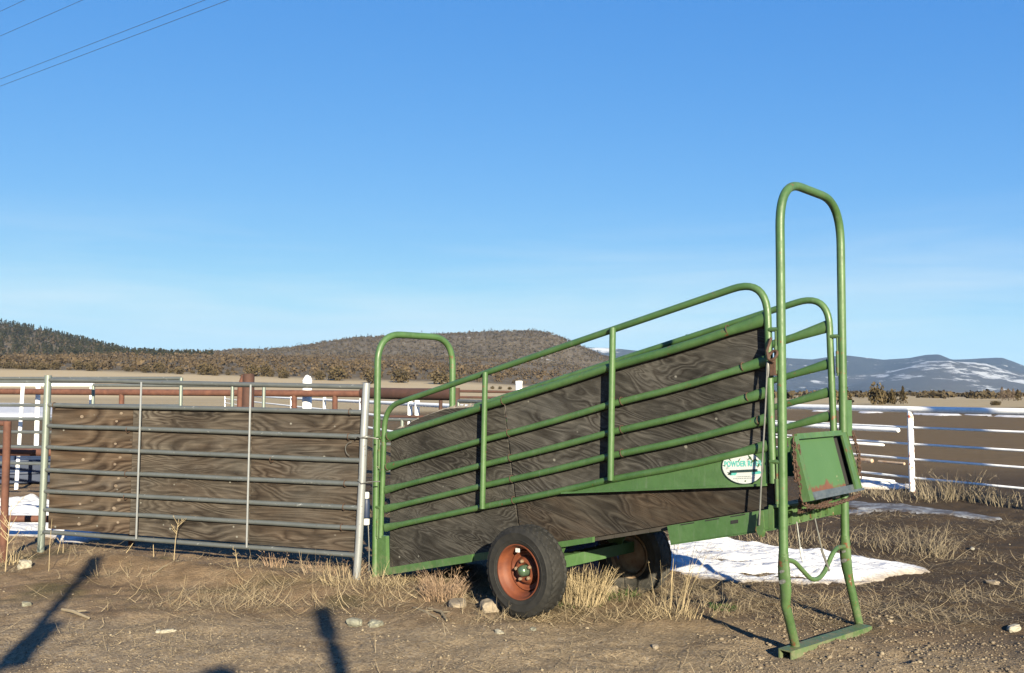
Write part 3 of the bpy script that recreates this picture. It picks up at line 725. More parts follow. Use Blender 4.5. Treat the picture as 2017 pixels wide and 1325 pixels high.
# hung gate inside the corner
g0, g1 = P1w + Vector((-.10, .05, 0)), P0w + Vector((-.25, -.35, 0))
tg = thing('white_pipe_gate', (g0.x, g0.y, 0), 0, 'white pipe gate with one orange rail, ending short of the chipped fence post', 'gate')
d = g1 - g0; d = d * 1.4
for z, r, m_, e_ in ((.985, .038, M['white'], .02), (.73, .022, M['white'], .10), (.455, .036, M['orange_pipe'], .16), (.155, .022, M['white'], .05)):
    MB().tube([d * e_ + Vector((0, 0, z)), d * (e_ + .004) + Vector((0, 0, z)), d + Vector((0, 0, z + .02))], [r * .6, r, r], 12).build('rail', m_, tg)
bar([d + Vector((0, 0, .1)), d + Vector((0, 0, 1.05))], .03, 'gate_stile', M['white'], tg)
bar([(.0, -.02, .455), d * .13 + Vector((0, 0, .455))], .022, 'hinge', M['orange_pipe'], tg)
# far white fence line across the paddock
FA, FB = Vector((-26, 83, 0)), Vector((-.3, 15.3, 0))
def onF(px, lo=0.0, hi=1.0):
    for i in range(60):
        t = (lo + hi) / 2; q = FA.lerp(FB, t); x = CXP + FPX * q.x / q.y
        if x < px: lo = t
        else: hi = t
    return FA.lerp(FB, t)
rl = [(FA + Vector((0, 0, z)), FB + Vector((0, 0, z)), r) for z, r in ((1.33, .045), (1.0, .035), (.65, .03))]
ps = [onF(px) for px in (640, 712, 808, 822, 500, 430, 575)]
pipe_fence('paddock_fence', 'white pipe fence crossing the paddock behind the entry arch', 'fence', rl, [(q.x, q.y, 1.42, .055) for q in ps], M['white'])
# near-white fence at the left edge
l0, l1 = at_depth(-500, 757, 18.0), at_depth(184, 757.5, 17.0)
ps = [at_depth(px, 772, 17.05) for px in (75, 181, -150)]
t = pipe_fence('corner_fence', 'white pipe fence with thick top rail at the left edge behind the corral panel', 'fence', [(l0, l1, .040)], [(q.x, q.y, 1.74, .042) for q in ps], M['white'])
for px, Y, zt, r, lab in ((605, 15.6, 1.85, .080, 'thick white post with cone cap standing above the gate'), (1022, 16.5, 1.80, .062, 'square topped white post just above the chute plywood'), (45, 15.2, 1.82, .030, 'thin leaning white post at the far left')):
    q = at_depth(px, 772, Y); t = thing('fence_post', (q.x, q.y, 0), 0, lab, 'post', 'single white posts'); lean = .03 if px == 45 else 0
    MB().tube([(-lean * 2, 0, -.1), (0, 0, zt - .06), (lean * .05, 0, zt - .05)], r, 14).build('post', M['white'], t)
    if px == 605: MB().tube([(0, 0, zt - .06), (0, 0, zt + .0), (-.02, 0, zt + .03)], [r * 1.05, r * .75, r * .3], 14).build('cap', M['white'], t)
    else: MB().tube([(0, 0, zt - .05), (0, 0, zt)], r * 1.06, 14).build('cap', M['white'], t)

# ================================================================== GROUND
def axis(lo, hi, step, far_lo, far_hi, g=1.05):
    a = list(np.arange(lo, hi + 1e-6, step)); s = step; x = hi; up = []
    while x < far_hi: s *= g; x += s; up.append(min(x, far_hi))
    s = step; x = lo; dn = []
    while x > far_lo: s *= g; x -= s; dn.append(max(x, far_lo))
    return np.array(dn[::-1] + a + up)
gx = axis(-6.0, 6.6, .033, -8200, 8200, 1.06); gy = axis(4.6, 12.0, .033, -140, 8400, 1.055)
X, Y = np.meshgrid(gx, gy); Z = ground_z(X, Y)
nx, ny = len(gx), len(gy)
idx = np.arange(nx * ny).reshape(ny, nx)
quads = np.stack([idx[:-1, :-1], idx[:-1, 1:], idx[1:, 1:], idx[1:, :-1]], -1).reshape(-1, 4)

k = NT('ground_soil'); p = k.pos()
sx = k.n('ShaderNodeSeparateXYZ'); k.l(p, sx.inputs[0]); PX, PY = sx.outputs[0], sx.outputs[1]
def sm(v, a, b): return k.math('SMOOTHSTEP', v, a, b) if False else k.ramp(k.math('DIVIDE', k.math('SUBTRACT', v, a), b - a), [(0, 0.0), (1, 1.0)], 'EASE')
n_big = k.noise(p, .55, 5, .6); n_mid = k.noise(p, 3.2, 6, .65); n_fine = k.noise(p, 38, 5, .75); n_grit = k.noise(p, 150, 3, .7)
dirt = k.mix(k.ramp(n_mid, [(.35, 0.0), (.68, 1.0)]), (.25, .168, .100), (.42, .30, .19))
grav = k.mix(k.ramp(n_fine, [(.30, 0.0), (.70, 1.0)]), (.33, .248, .155), (.53, .42, .285))
peb = k.vor(p, 55, 'Color'); pb = k.n('ShaderNodeSeparateColor'); k.l(peb, pb.inputs[0])
grav = k.mix(k.ramp(pb.outputs[0], [(.90, 0.0), (.93, .55)]), grav, (.48, .42, .34))
grav = k.mix(k.ramp(pb.outputs[1], [(.90, 0.0), (.93, .5)]), grav, (.13, .105, .09))
grav = k.mix(1.0, grav, k.ramp(k.noise(p, 1.1, 5, .65), [(.30, (.76, .74, .74)), (.72, (1.16, 1.15, 1.13))]), 'MULTIPLY')
yy = k.math('ADD', PY, k.math('MULTIPLY_ADD', n_big, 2.2, -1.1))
yy = k.math('ADD', yy, k.math('MULTIPLY', PX, .13))
c = k.mix(sm(yy, 6.1, 6.9), grav, dirt)
# moss and damp patches
c = k.mix(k.math('MULTIPLY', k.ramp(k.noise(p, 1.15, 5, .65), [(.50, 0.0), (.64, .7)]), k.math('MULTIPLY', sm(yy, 6.3, 7.0), k.math('SUBTRACT', 1.0, sm(PY, 10, 14)))), c, (.095, .090, .035))
c = k.mix(k.ramp(k.noise(p, 1.9, 5, .6), [(.55, 0.0), (.72, .6)]), c, (.115, .072, .045))
# yard right of the chute is damper
damp = k.math('MULTIPLY', sm(k.math('ADD', k.math('MULTIPLY', PX, .55), k.math('MULTIPLY', PY, .45)), 3.1, 5.3), .93)
c = k.mix(damp, c, k.mix(n_mid, (.038, .025, .014), (.088, .060, .036)))
c = k.mix(k.ramp(n_fine, [(.36, .40), (.56, 0.0)]), c, (.11, .075, .048))
# ploughed field behind, then pale stubble far off
furrow = k.noise(k.mapping(p, scale=(.10, 1.1, 1)), .8, 4, .6)
field = k.mix(furrow, (.175, .115, .056), (.285, .200, .106))
field = k.mix(k.noise(p, 2.2, 4, .6), field, tuple(x * .8 for x in (.17, .115, .060)))
c = k.mix(sm(k.math('ADD', PY, k.math('MULTIPLY', n_big, 2.0)), 17, 22), c, field)
stub = k.mix(k.noise(k.mapping(p, scale=(.004, .03, 1)), 1.0, 4, .6), (.42, .32, .185), (.60, .49, .31))
left = k.math('SUBTRACT', PY, k.math('MULTIPLY', PX, .35))
c = k.mix(sm(k.math('ADD', left, k.math('MULTIPLY', n_big, 8.0)), 72, 90), c, stub)
c = k.mix(k.math('MULTIPLY', sm(PY, 600, 900), .8), c, (.16, .135, .09))
k.color(c, ALB); k.rough(.95); k.spec(.15)
hb = k.math('ADD', k.math('MULTIPLY', n_fine, .7), k.math('MULTIPLY', n_grit, .25))
fade = k.math('DIVIDE', 1.0, k.math('ADD', 1.0, k.math('MULTIPLY', PY, .04)))
hb = k.math('ADD', hb, k.math('MULTIPLY', k.ramp(k.vor(p, 55), [(.0, 1.0), (.5, 0.0)]), .25))
k.bump(hb, .9, .022)
ground = np_mesh('ground', np.stack([X, Y, Z], -1).reshape(-1, 3), quads, k.m, None, True)
structure(ground, 'bare brown dirt yard turning to ploughed field')

# ================================================================== HILLS AND MOUNTAIN
def lerp_px(px, tab): return np.interp(px, [a for a, b in tab], [b for a, b in tab])
T400 = [(-900, 716), (-400, 722), (0, 727), (240, 733), (450, 742), (620, 748), (750, 751), (900, 756), (1050, 763), (1200, 770), (1350, 777), (1500, 779.5), (3200, 779.5)]
T900 = [(-900, 690), (0, 704), (230, 702), (400, 704), (500, 706), (600, 708), (750, 713), (900, 722), (1050, 735), (1200, 750), (1350, 767), (1480, 778), (3200, 778)]
T1400 = [(-900, 500), (-400, 570), (-200, 603), (0, 643), (60, 655), (130, 671), (200, 686), (260, 699), (330, 703), (470, 705), (700, 706), (1000, 712), (1200, 735), (1400, 766), (1500, 777), (3200, 777)]
T2000 = [(-900, 690), (230, 697), (400, 699), (470, 693), (500, 694), (560, 690), (600, 683), (640, 675), (700, 668), (780, 664), (850, 661), (910, 658), (1000, 656), (1060, 655), (1090, 659), (1115, 670), (1150, 686), (1200, 706), (1270, 730), (1350, 752), (1440, 768), (1520, 776), (3200, 776)]
def zat(D, y): return CAMZ + D * (HOR - y) / FPX
def hill_z(px, D):
    kz = [np.full_like(px, -3.0), np.full_like(px, -.12), zat(400, lerp_px(px, T400)), zat(900, lerp_px(px, T900)), zat(1400, lerp_px(px, T1400)), zat(2000, lerp_px(px, T2000)), zat(2400, lerp_px(px, T2000)) * .5 - 4, np.full_like(px, -4.0)]
    kd = [240, 270, 400, 900, 1400, 2000, 2400, 2900]
    z = np.zeros_like(px)
    for i in range(len(kd) - 1):
        m = (D >= kd[i]) & (D <= kd[i + 1]); t = (D - kd[i]) / (kd[i + 1] - kd[i])
        if i >= 3: t = t * t * (3 - 2 * t)
        z = np.where(m, kz[i] * (1 - t) + kz[i + 1] * t, z)
    amp = np.clip((D - 420) / 900, 0, 1)
    x = D * (px - CXP) / FPX
    return z + amp * (5 * fbm(x / 130, D / 130, 4, 71))
hp = np.linspace(-900, 1560, 420); hd = np.concatenate([np.linspace(240, 420, 24), np.linspace(430, 2050, 120), np.linspace(2070, 2900, 16)])
PXg, Dg = np.meshgrid(hp, hd); HZ = hill_z(PXg, Dg); HX = Dg * (PXg - CXP) / FPX
idx = np.arange(HX.size).reshape(HX.shape); quads = np.stack([idx[:-1, :-1], idx[:-1, 1:], idx[1:, 1:], idx[1:, :-1]], -1).reshape(-1, 4)
k = NT('hill_soil'); p = k.pos(); sx = k.n('ShaderNodeSeparateXYZ'); k.l(p, sx.inputs[0])
tan = k.mix(k.noise(k.mapping(p, scale=(.012, .05, .4)), 1.0, 5, .6), (.50, .39, .235), (.66, .54, .36))
scrub = k.mix(k.noise(p, .05, 6, .7), (.10, .078, .048), (.215, .168, .108))
scrub = k.mix(k.ramp(k.noise(p, .13, 3, .6), [(.58, 0.0), (.66, .8)]), scrub, (.36, .31, .235))
wob = k.math('ADD', sx.outputs[1], k.math('MULTIPLY', k.noise(p, .02, 4), 60.0))
c = k.mix(k.ramp(k.math('DIVIDE', k.math('SUBTRACT', wob, 425.0), 40.0), [(0, 0.0), (1, 1.0)]), tan, scrub)
snow_m = k.ramp(k.noise(k.mapping(p, scale=(.010, .02, .03)), 1.0, 6, .65), [(.685, 0.0), (.70, 1.0)])
c = k.mix(k.math('MULTIPLY', snow_m, k.ramp(k.math('DIVIDE', sx.outputs[1], 2000.0), [(.23, 0.0), (.26, .9)])), c, (.75, .77, .80))
k.color(c, ALB); k.rough(.95); k.spec(.1)
structure(np_mesh('hills', np.stack([HX, Dg, HZ], -1).reshape(-1, 3), quads, k.m, None, True), 'brown scrub covered foothills with a flat topped mesa')

TM = [(700, 725), (900, 705), (1050, 690), (1150, 683), (1200, 684), (1260, 690), (1400, 698), (1545, 704), (1600, 707), (1640, 701), (1670, 699), (1740, 708), (1790, 705), (1825, 698.5), (1850, 697.5), (1875, 708), (1910, 707), (1960, 704), (1975, 704), (1995, 711), (2017, 720), (2080, 738), (2200, 752), (2500, 748), (3000, 735)]
TS = [(700, 778), (1300, 778), (1450, 772), (1560, 766), (1660, 758), (1740, 742), (1790, 726), (1830, 715), (1870, 711), (1920, 717), (1960, 728), (2017, 744), (2080, 756), (2200, 768), (3000, 770)]
def mt_z(px, D):
    kz = [np.full_like(px, -6.0), zat(6240, lerp_px(px, TS)), zat(6560, lerp_px(px, TS)) * .8 + zat(6560, lerp_px(px, TM)) * .2, zat(7200, lerp_px(px, TM)), np.full_like(px, -8.0)]
    kd = [5040, 6240, 6530, 7200, 8240]; z = np.zeros_like(px)
    for i in range(4):
        m = (D >= kd[i]) & (D <= kd[i + 1]); t = (D - kd[i]) / (kd[i + 1] - kd[i]); t = t ** .8 if i == 0 else t
        z = np.where(m, kz[i] * (1 - t) + kz[i + 1] * t, z)
    x = D * (px - CXP) / FPX; e = np.clip((D - 5120) / 640, 0, 1) * np.clip((7230 - D) / 320, .12, 1)
    return z + e * 24 * (np.abs(fbm(x / 416, D / 672, 5, 91)) - .25)
hp = np.linspace(700, 3000, 460); hd = np.linspace(5040, 8240, 150)
PXg, Dg = np.meshgrid(hp, hd); HZ = mt_z(PXg, Dg); HX = Dg * (PXg - CXP) / FPX
idx = np.arange(HX.size).reshape(HX.shape); quads = np.stack([idx[:-1, :-1], idx[:-1, 1:], idx[1:, 1:], idx[1:, :-1]], -1).reshape(-1, 4)
k = NT('mountain_forest'); p = k.pos(); sx = k.n('ShaderNodeSeparateXYZ'); k.l(p, sx.inputs[0])
c = k.mix(k.noise(p, .009, 6, .7), (.018, .025, .028), (.062, .066, .066))
c = k.mix(k.ramp(k.noise(p, .03, 4, .7), [(.5, 0.0), (.7, .5)]), c, (.11, .105, .095))
zone = k.math('MULTIPLY', k.ramp(k.math('DIVIDE', sx.outputs[0], 3840.0), [(.45, 0.0), (.65, 1.0)]), k.ramp(k.math('DIVIDE', sx.outputs[1], 7360.0), [(.70, 1.0), (.885, 1.0), (.90, 0.0)]))
c = k.mix(k.math('MULTIPLY', zone, .75), c, k.mix(k.noise(p, .02, 5, .7), (.060, .055, .046), (.15, .135, .115)))
# drifts lie in slanting bands; most of them on the near shoulder
q = k.mapping(p, rot=(0, R(27), 0), scale=(.0018, .0014, .0110))
sn = k.math('ADD', k.math('MULTIPLY', k.noise(q, 1.6, 6, .62, .3), .62), k.math('MULTIPLY', k.noise(k.mapping(p, rot=(0, R(22), 0), scale=(.012, .004, .05)), 1.0, 5, .7), .40))
zone = k.math('MULTIPLY', k.ramp(k.math('DIVIDE', sx.outputs[0], 3840.0), [(.55, 0.0), (.70, 1.0)]), k.ramp(k.math('DIVIDE', sx.outputs[1], 7360.0), [(.72, 0.0), (.78, 1.0), (.885, 1.0), (.90, 0.0)]))
sn = k.math('ADD', sn, k.math('MULTIPLY', zone, .085))
spot = k.math('MULTIPLY', k.ramp(k.math('DIVIDE', sx.outputs[0], 1000.0), [(.58, 0.0), (.66, 1.0), (.76, 1.0), (.84, 0.0)]), k.ramp(k.math('DIVIDE', sx.outputs[1], 7360.0), [(.90, 0.0), (.93, 1.0)]))
sn = k.math('ADD', sn, k.math('MULTIPLY', spot, .10))
c = k.mix(k.ramp(sn, [(.575, 0.0), (.63, .9)]), c, (.62, .64, .67))
k.color(c, ALB); k.rough(.95); k.spec(.05)
structure(np_mesh('mountain', np.stack([HX, Dg, HZ], -1).reshape(-1, 3), quads, k.m, None, True), 'distant blue mountain ridge with snow drifts on its near shoulder')

# ================================================================== TREES
def leaf_cloud(cent, size, n_per, leaf, shape='bush', seed=1):
    """many small leaf-clump faces: cent (N,3) base points, size (N,2) radius and height"""
    g = np.random.default_rng(seed); N = len(cent)
    c = np.repeat(cent, n_per, 0); s = np.repeat(size, n_per, 0); n = N * n_per
    if shape == 'bush':
        u = g.normal(size=(n, 3)); u /= np.linalg.norm(u, axis=1)[:, None]; r = g.random(n) ** .45
        lump = 1 + .35 * np.sin(3 * np.arctan2(u[:, 1], u[:, 0]) + np.repeat(g.random(N) * 6, n_per)) * np.sin(4 * u[:, 2] + np.repeat(g.random(N) * 6, n_per))
        off = np.stack([u[:, 0] * r * s[:, 0] * lump, u[:, 1] * r * s[:, 0] * lump, s[:, 1] * (.47 + .50 * u[:, 2] * r * lump)], 1)
    else:
        t = g.random(n) ** .75; a = g.random(n) * 2 * PI; rr = s[:, 0] * (1 - t) ** .8 * (.45 + .55 * g.random(n)) * (1 + .3 * np.sin(t * 24 + a))
        off = np.stack([rr * np.cos(a), rr * np.sin(a), s[:, 1] * (.08 + .92 * t)], 1)
    ctr = c + off
    L = leaf * s[:, :1] * (.55 + .9 * g.random((n, 1)))
    a = g.normal(size=(n, 3)); a /= np.linalg.norm(a, axis=1)[:, None]
    b = np.cross(a, g.normal(size=(n, 3))); b /= np.linalg.norm(b, axis=1)[:, None]
    if shape != 'bush': b[:, 2] *= .5
    V = np.stack([ctr + a * L, ctr + b * L * .8, ctr - a * L * .9, ctr - b * L * .7], 1).reshape(-1, 3)
    return V, np.arange(n * 4).reshape(-1, 4)

def foliage(name, a, b, scale):
    k = NT(name); p = k.pos(); c = k.mix(k.ramp(k.noise(p, scale, 3, .7), [(.3, 0.0), (.7, 1.0)]), a, b); k.color(c, ALB); k.rough(.9); k.spec(.1); return k.m
M['juniper'] = foliage('brown_green_juniper', (.060, .045, .027), (.180, .130, .080), .16)
M['juniper_near'] = foliage('olive_brown_juniper', (.045, .037, .018), (.175, .132, .075), .6)
M['conifer'] = foliage('dark_conifer', (.022, .026, .012), (.066, .061, .030), .07)
M['mesa_scrub'] = foliage('grey_brown_scrub', (.058, .045, .027), (.150, .116, .072), .05)
M['bare'] = foliage('bare_poplar_twigs', (.16, .115, .085), (.30, .23, .175), .3)
M['bark'] = simple('juniper_bark', (.10, .07, .05), (.2, .15, .11), 6, .95)

def scatter(n, px0, px1, d0, d1, zf, seed, dens=None):
    g = np.random.default_rng(seed); px = g.uniform(px0, px1, n * 3); D = np.sqrt(g.uniform(d0 ** 2, d1 ** 2, n * 3))
    keep = np.ones(n * 3, bool)
    if dens is not None: keep = g.random(n * 3) < dens(px, D)
    px, D = px[keep][:n], D[keep][:n]
    return np.stack([D * (px - CXP) / FPX, D, zf(px, D)], 1), g
# the woodland mass on the foothills
def bdens(px, D): return np.clip(1.25 - (px - 500) / 900, .15, 1) * np.where(D < 430, .35, 1)
cent, g = scatter(6200, -500, 1420, 412, 1500, hill_z, 5, bdens); cent[:, 2] -= .4
sh = .55 + 1.15 * g.random(len(cent)) ** 1.7
size = np.stack([sh * g.uniform(1.5, 2.5, len(cent)), sh * g.uniform(2.4, 4.6, len(cent))], 1)
V, Q = leaf_cloud(cent, size, 34, .30, 'bush', 6); tag(np_mesh('juniper_woodland', V, Q, M['juniper']), 'dense brown juniper woodland covering the foothills', None, None, 'stuff')
cent, g = scatter(3300, -600, 420, 960, 1480, hill_z, 15); cent[:, 2] -= .5
size = np.stack([g.uniform(2.0, 3.4, len(cent)), g.uniform(6, 11.5, len(cent))], 1)
V, Q = leaf_cloud(cent, size, 34, .34, 'cone', 16); tag(np_mesh('conifer_forest', V, Q, M['conifer']), 'dark conifer forest on the steep left hill', None, None, 'stuff')
cent, g = scatter(5600, 380, 1450, 1250, 2040, hill_z, 25); cent[:, 2] -= .5
size = np.stack([g.uniform(2.0, 4.2, len(cent)), g.uniform(3, 7, len(cent))], 1)
V, Q = leaf_cloud(cent, size, 18, .36, 'bush', 26); tag(np_mesh('mesa_scrub', V, Q, M['mesa_scrub']), 'grey brown scrub and trees on the flat topped mesa', None, None, 'stuff')
cent, g = scatter(110, 480, 1180, 1960, 2030, hill_z, 35); cent[:, 2] -= .5
size = np.stack([g.uniform(1.8, 3.2, len(cent)), g.uniform(6, 11, len(cent))], 1)
V, Q = leaf_cloud(cent, size, 26, .36, 'cone', 36); tag(np_mesh('ridge_conifers', V, Q, M['conifer']), 'small conifers along the skyline of the mesa', None, None, 'stuff')
# far tree belt in front of the mountain
flat = lambda px, D: np.zeros_like(px)
cent, g = scatter(760, 1480, 2700, 215, 520, flat, 45, lambda px, D: np.clip(vnoise(px / 30, D / 90, 4) * 2 + .55, 0.05, 1))
size = np.stack([g.uniform(.9, 2.4, len(cent)), g.uniform(.7, 2.3, len(cent))], 1)
V, Q = leaf_cloud(cent, size, 22, .36, 'bush', 46); tag(np_mesh('tree_belt', V, Q, M['mesa_scrub']), 'thin belt of far trees below the blue mountain', None, None, 'stuff')

# single junipers: six crowns shared by the copies
protos = []
def make_tree(name, mat, nleaf, leaf, shape, seed, rad, hgt):
    V, Q = leaf_cloud(np.zeros((1, 3)), np.array([[rad, hgt]]), nleaf, leaf, shape, seed)
    cr = np_mesh('crown', V, Q, mat)
    mb = MB(); rs = random.Random(seed)
    mb.tube([(0, 0, -.2), (.05 * rad, 0, hgt * .25), (0, .05 * rad, hgt * .6)], [.07 * rad, .055 * rad, .02 * rad], 8)
    for i in range(5):
        a = rs.uniform(0, 6.28); z = hgt * rs.uniform(.12, .4)
        mb.tube([(0, 0, z), (math.cos(a) * rad * .35, math.sin(a) * rad * .35, z + hgt * .18), (math.cos(a) * rad * .65, math.sin(a) * rad * .65, z + hgt * .36)], [.04 * rad, .028 * rad, .01 * rad], 6)
    tr = mb.build('trunk', M['bark']); return cr, tr
for i in range(6): protos.append(make_tree('juniper', M['juniper_near'], 620, .135, 'bush', 100 + i, 1.0, 1.55))
protos.append(make_tree('poplar', M['bare'], 700, .075, 'cone', 120, 1.0, 2.6))
protos.append(make_tree('conifer', M['juniper_near'], 520, .15, 'cone', 121, 1.0, 2.2))
used = set()
def plant(px, D, rad, sc_h, pi, label, cat='tree', group=None, name='juniper_tree', z=None):
    x = D * (px - CXP) / FPX
    if z is None: z = float(hill_z(np.array([float(px)]), np.array([float(D)]))[0]) if D > 300 else gz(x, D)
    t = thing(name, (x, D, z - .05), random.uniform(0, 6.28), label, cat, group); t.scale = (rad, rad, rad * sc_h)
    for src in protos[pi]:
        o = src if (pi, src.name) not in used else src.copy()
        if (pi, src.name) in used: COL.objects.link(o)
        used.add((pi, src.name)); o.parent = t
    return t
JG = 'single junipers at the edge of the far field'
plant(789, 392, 4.0, .95, 0, 'round brown juniper seen inside the entry arch, left of its neighbour', group=JG)
plant(866, 388, 4.2, .92, 1, 'round brown juniper seen inside the entry arch, close to its far leg', group=JG)
plant(893, 391, 3.4, .9, 2, 'juniper half hidden behind the far entry arch leg', group=JG)
plant(735, 372, 3.6, 1.1, 3, 'juniper standing just left of the near entry arch leg', group=JG)
plant(662, 398, 4.2, 1.0, 4, 'broad juniper between the white post and the entry arch', group=JG)
plant(630, 400, 2.6, 1.0, 5, 'small juniper right above the thick white post', group=JG)
plant(560, 405, 2.2, 1.0, 0, 'small juniper just right of the stout rusty post', group=JG)
for px in (970, 985, 1004): plant(px, 352, .8, 1.0, random.randrange(6), 'tiny bush on the pale field above the chute top rail', 'bush', 'tiny bushes on the pale field', 'field_bush')
rs = random.Random(4)
for i in range(46):
    px = rs.uniform(-120, 560); plant(px, rs.uniform(404, 425), rs.uniform(1.1, 3.2), rs.uniform(.8, 1.25), rs.randrange(6), 'brown juniper in the front row of the woodland beyond the pale field', group='front row of junipers')
RG = 'trees on the field behind the right fence'
plant(1724, 118, .95, 1.85, 3, 'tallest dark olive juniper on the field left of the white fence post', group=RG)
plant(1740, 121, .85, 1.45, 4, 'low wide juniper leaning on the tallest one on the right field', group=RG)
plant(1757, 120, .52, 2.5, 5, 'narrow pale juniper, middle of the trio on the right field', group=RG)
plant(1777, 119, .62, 1.75, 7, 'pointed dark juniper nearest the white fence post', group=RG)
plant(1660, 122, 1.2, 1.1, 1, 'juniper partly hidden behind the far loading arch leg', group=RG)
for i, (px, D, r_, h_) in enumerate(((1972, 165, .95, 1.05), (1984, 168, .9, 1.0), (1994, 166, .8, 1.1))):
    plant(px, D, r_, h_, 6, 'bare pinkish poplar in the grove at the right edge', group='bare poplars in the grove', name='poplar_tree')
plant(2003, 163, .75, 1.25, 7, 'dark conifer at the right end of the bare poplar grove', name='conifer_tree')
plant(1858, 300, 1.0, 1.1, 7, 'lone dark conifer far out on the field below the snowy shoulder', name='conifer_tree', z=0)
for px in (1955, 1962): plant(px, 110, .40, 1.0, 2, 'little brown bush on the field right of the shaded rail', 'bush', 'little field bushes', 'field_bush')
for a_, b_ in protos:
    for o in (a_, b_):
        if o.parent is None: bpy.data.objects.remove(o)

# ================================================================== SNOW
k = NT('snow'); p = k.pos()
ea = k.n('ShaderNodeAttribute'); ea.attribute_name = 'edge'
em = k.ramp(k.math('ADD', ea.outputs['Fac'], k.math('MULTIPLY_ADD', k.noise(p, 30, 5, .8), .12, -.06)), [(.015, .85), (.10, 0.0)])
k.color(k.mix(em, k.mix(k.ramp(k.noise(p, 7, 5, .7), [(.45, 0.0), (.75, .5)]), (.47, .47, .48), (.36, .355, .35)), (.17, .135, .10))); k.rough(.6); k.spec(.3)
k.bump(k.math('ADD', k.noise(k.mapping(p, rot=(0, 0, .4), scale=(1, 2.6, 1)), 6, 4, .6), k.math('MULTIPLY', k.noise(p, 40, 3), .25)), .8, .03); M['snow'] = k.m
def inside(poly, x, y):
    n = len(poly); r = np.zeros(x.shape, bool); j = n - 1
    for i in range(n):
        xi, yi = poly[i]; xj, yj = poly[j]
        cnd = ((yi > y) != (yj > y)) & (x < (xj - xi) * (y - yi) / (yj - yi + 1e-12) + xi); r ^= cnd; j = i
    return r
def edge_dist(poly, x, y):
    d = np.full(x.shape, 1e9)
    for i in range(len(poly)):
        ax, ay = poly[i]; bx, by = poly[(i + 1) % len(poly)]; t = np.clip(((x - ax) * (bx - ax) + (y - ay) * (by - ay)) / ((bx - ax) ** 2 + (by - ay) ** 2 + 1e-9), 0, 1)
        d = np.minimum(d, np.hypot(x - ax - t * (bx - ax), y - ay - t * (by - ay)))
    return d
def snow_patch(pix, label, thick, step, wob=.05, mat=None, name='snow_patch', rip=.10):
    poly = [tuple(on_ground(*q)[:2]) for q in pix]
    xs = [a for a, b in poly]; ys = [b for a, b in poly]
    gx = np.arange(min(xs) - step, max(xs) + 2 * step, step); gy = np.arange(min(ys) - step, max(ys) + 2 * step, step)
    X, Y = np.meshgrid(gx, gy); sd = np.where(inside(poly, X, Y), 1, -1) * edge_dist(poly, X, Y)
    sd = sd + wob * 1.6 * fbm(X * 1.2 / max(wob * 6, .2), Y * 1.2 / max(wob * 6, .2), 4, 7) + step * .8 * fbm(X / step * .35, Y / step * .35, 2, 9)
    h = np.where(sd > 0, thick * (1 - np.exp(-np.maximum(sd, 0) / (thick * 1.4))), -.03)
    h = h + np.where(sd > 0, rip * fbm(X * 2.2 + Y * 1.5, Y * 5, 4, 77) * np.clip(sd / .15, 0, 1), 0)
    Z = ground_z(X, Y) * .6 + h
    ok = sd > -step * 1.2; idx = np.arange(X.size).reshape(X.shape); q = np.stack([idx[:-1, :-1], idx[:-1, 1:], idx[1:, 1:], idx[1:, :-1]], -1).reshape(-1, 4)
    q = q[ok.ravel()[q].all(1)]; us, inv = np.unique(q, return_inverse=True)
    o = np_mesh(name, np.stack([X, Y, Z], -1).reshape(-1, 3)[us], inv.reshape(-1, 4), mat or M['snow'], None, True)
    at = o.data.attributes.new('edge', 'FLOAT', 'POINT'); at.data.foreach_set('value', np.maximum(sd.ravel()[us], 0).astype(np.float32))
    return tag(o, label, 'ice' if 'ice' in name else 'snow patch', 'snow and ice patches')
snow_patch([(1300, 1072), (1340, 1069), (1400, 1066), (1500, 1079), (1590, 1088), (1680, 1098), (1770, 1108), (1832, 1119), (1822, 1127), (1760, 1135), (1690, 1149), (1610, 1161), (1530, 1155), (1450, 1155), (1390, 1146), (1330, 1134), (1290, 1128)], 'bright melting snow patch lying under the high end of the chute', .045, .022)
snow_patch([(-200, 990), (20, 984), (80, 984), (150, 1005), (180, 1040), (200, 1058), (190, 1068), (150, 1074), (110, 1070), (60, 1060), (-60, 1062), (-200, 1066)], 'snow patch with crossing pipe shadows behind the gate hinge post', .05, .035)
snow_patch([(-300, 800), (30, 799), (86, 800), (110, 812), (84, 823), (0, 824), (-300, 824)], 'long far snow bank between the corral rails at the far left', .35, .5, .4)
snow_patch([(1600, 950), (1680, 945), (1760, 951), (1800, 958), (1790, 964), (1700, 964), (1600, 966)], 'thin snow strip at the foot of the chipped white fence post', .03, .05)
for pix, lab in (([(1690, 811), (1730, 810.5), (1735, 813), (1700, 814)], 'snow streak on the field left of the white fence post'),
                 ([(1790, 813), (1880, 815), (1895, 818), (1850, 819), (1800, 816)], 'longest snow streak on the field right of the white fence post'),
                 ([(1900, 815), (1950, 817), (1945, 820), (1905, 818)], 'snow streak on the field between the longest streak and the right edge'),
                 ([(1965, 818), (2040, 820), (2040, 823), (1970, 821)], 'snow streak on the field at the right edge'),
                 ([(1600, 808), (1628, 807), (1630, 810.5), (1604, 811)], 'small snow streak on the field seen between the chute end bars')):
    snow_patch(pix, lab, .10, .3, .3)
k = NT('dirty_ice'); p = k.pos()
k.color(k.mix(k.ramp(k.noise(p, 5, 5, .7), [(.46, 0.0), (.62, 1.0)]), (.06, .05, .042), (.20, .21, .225))); k.rough(.55); k.spec(.25); M['ice'] = k.m
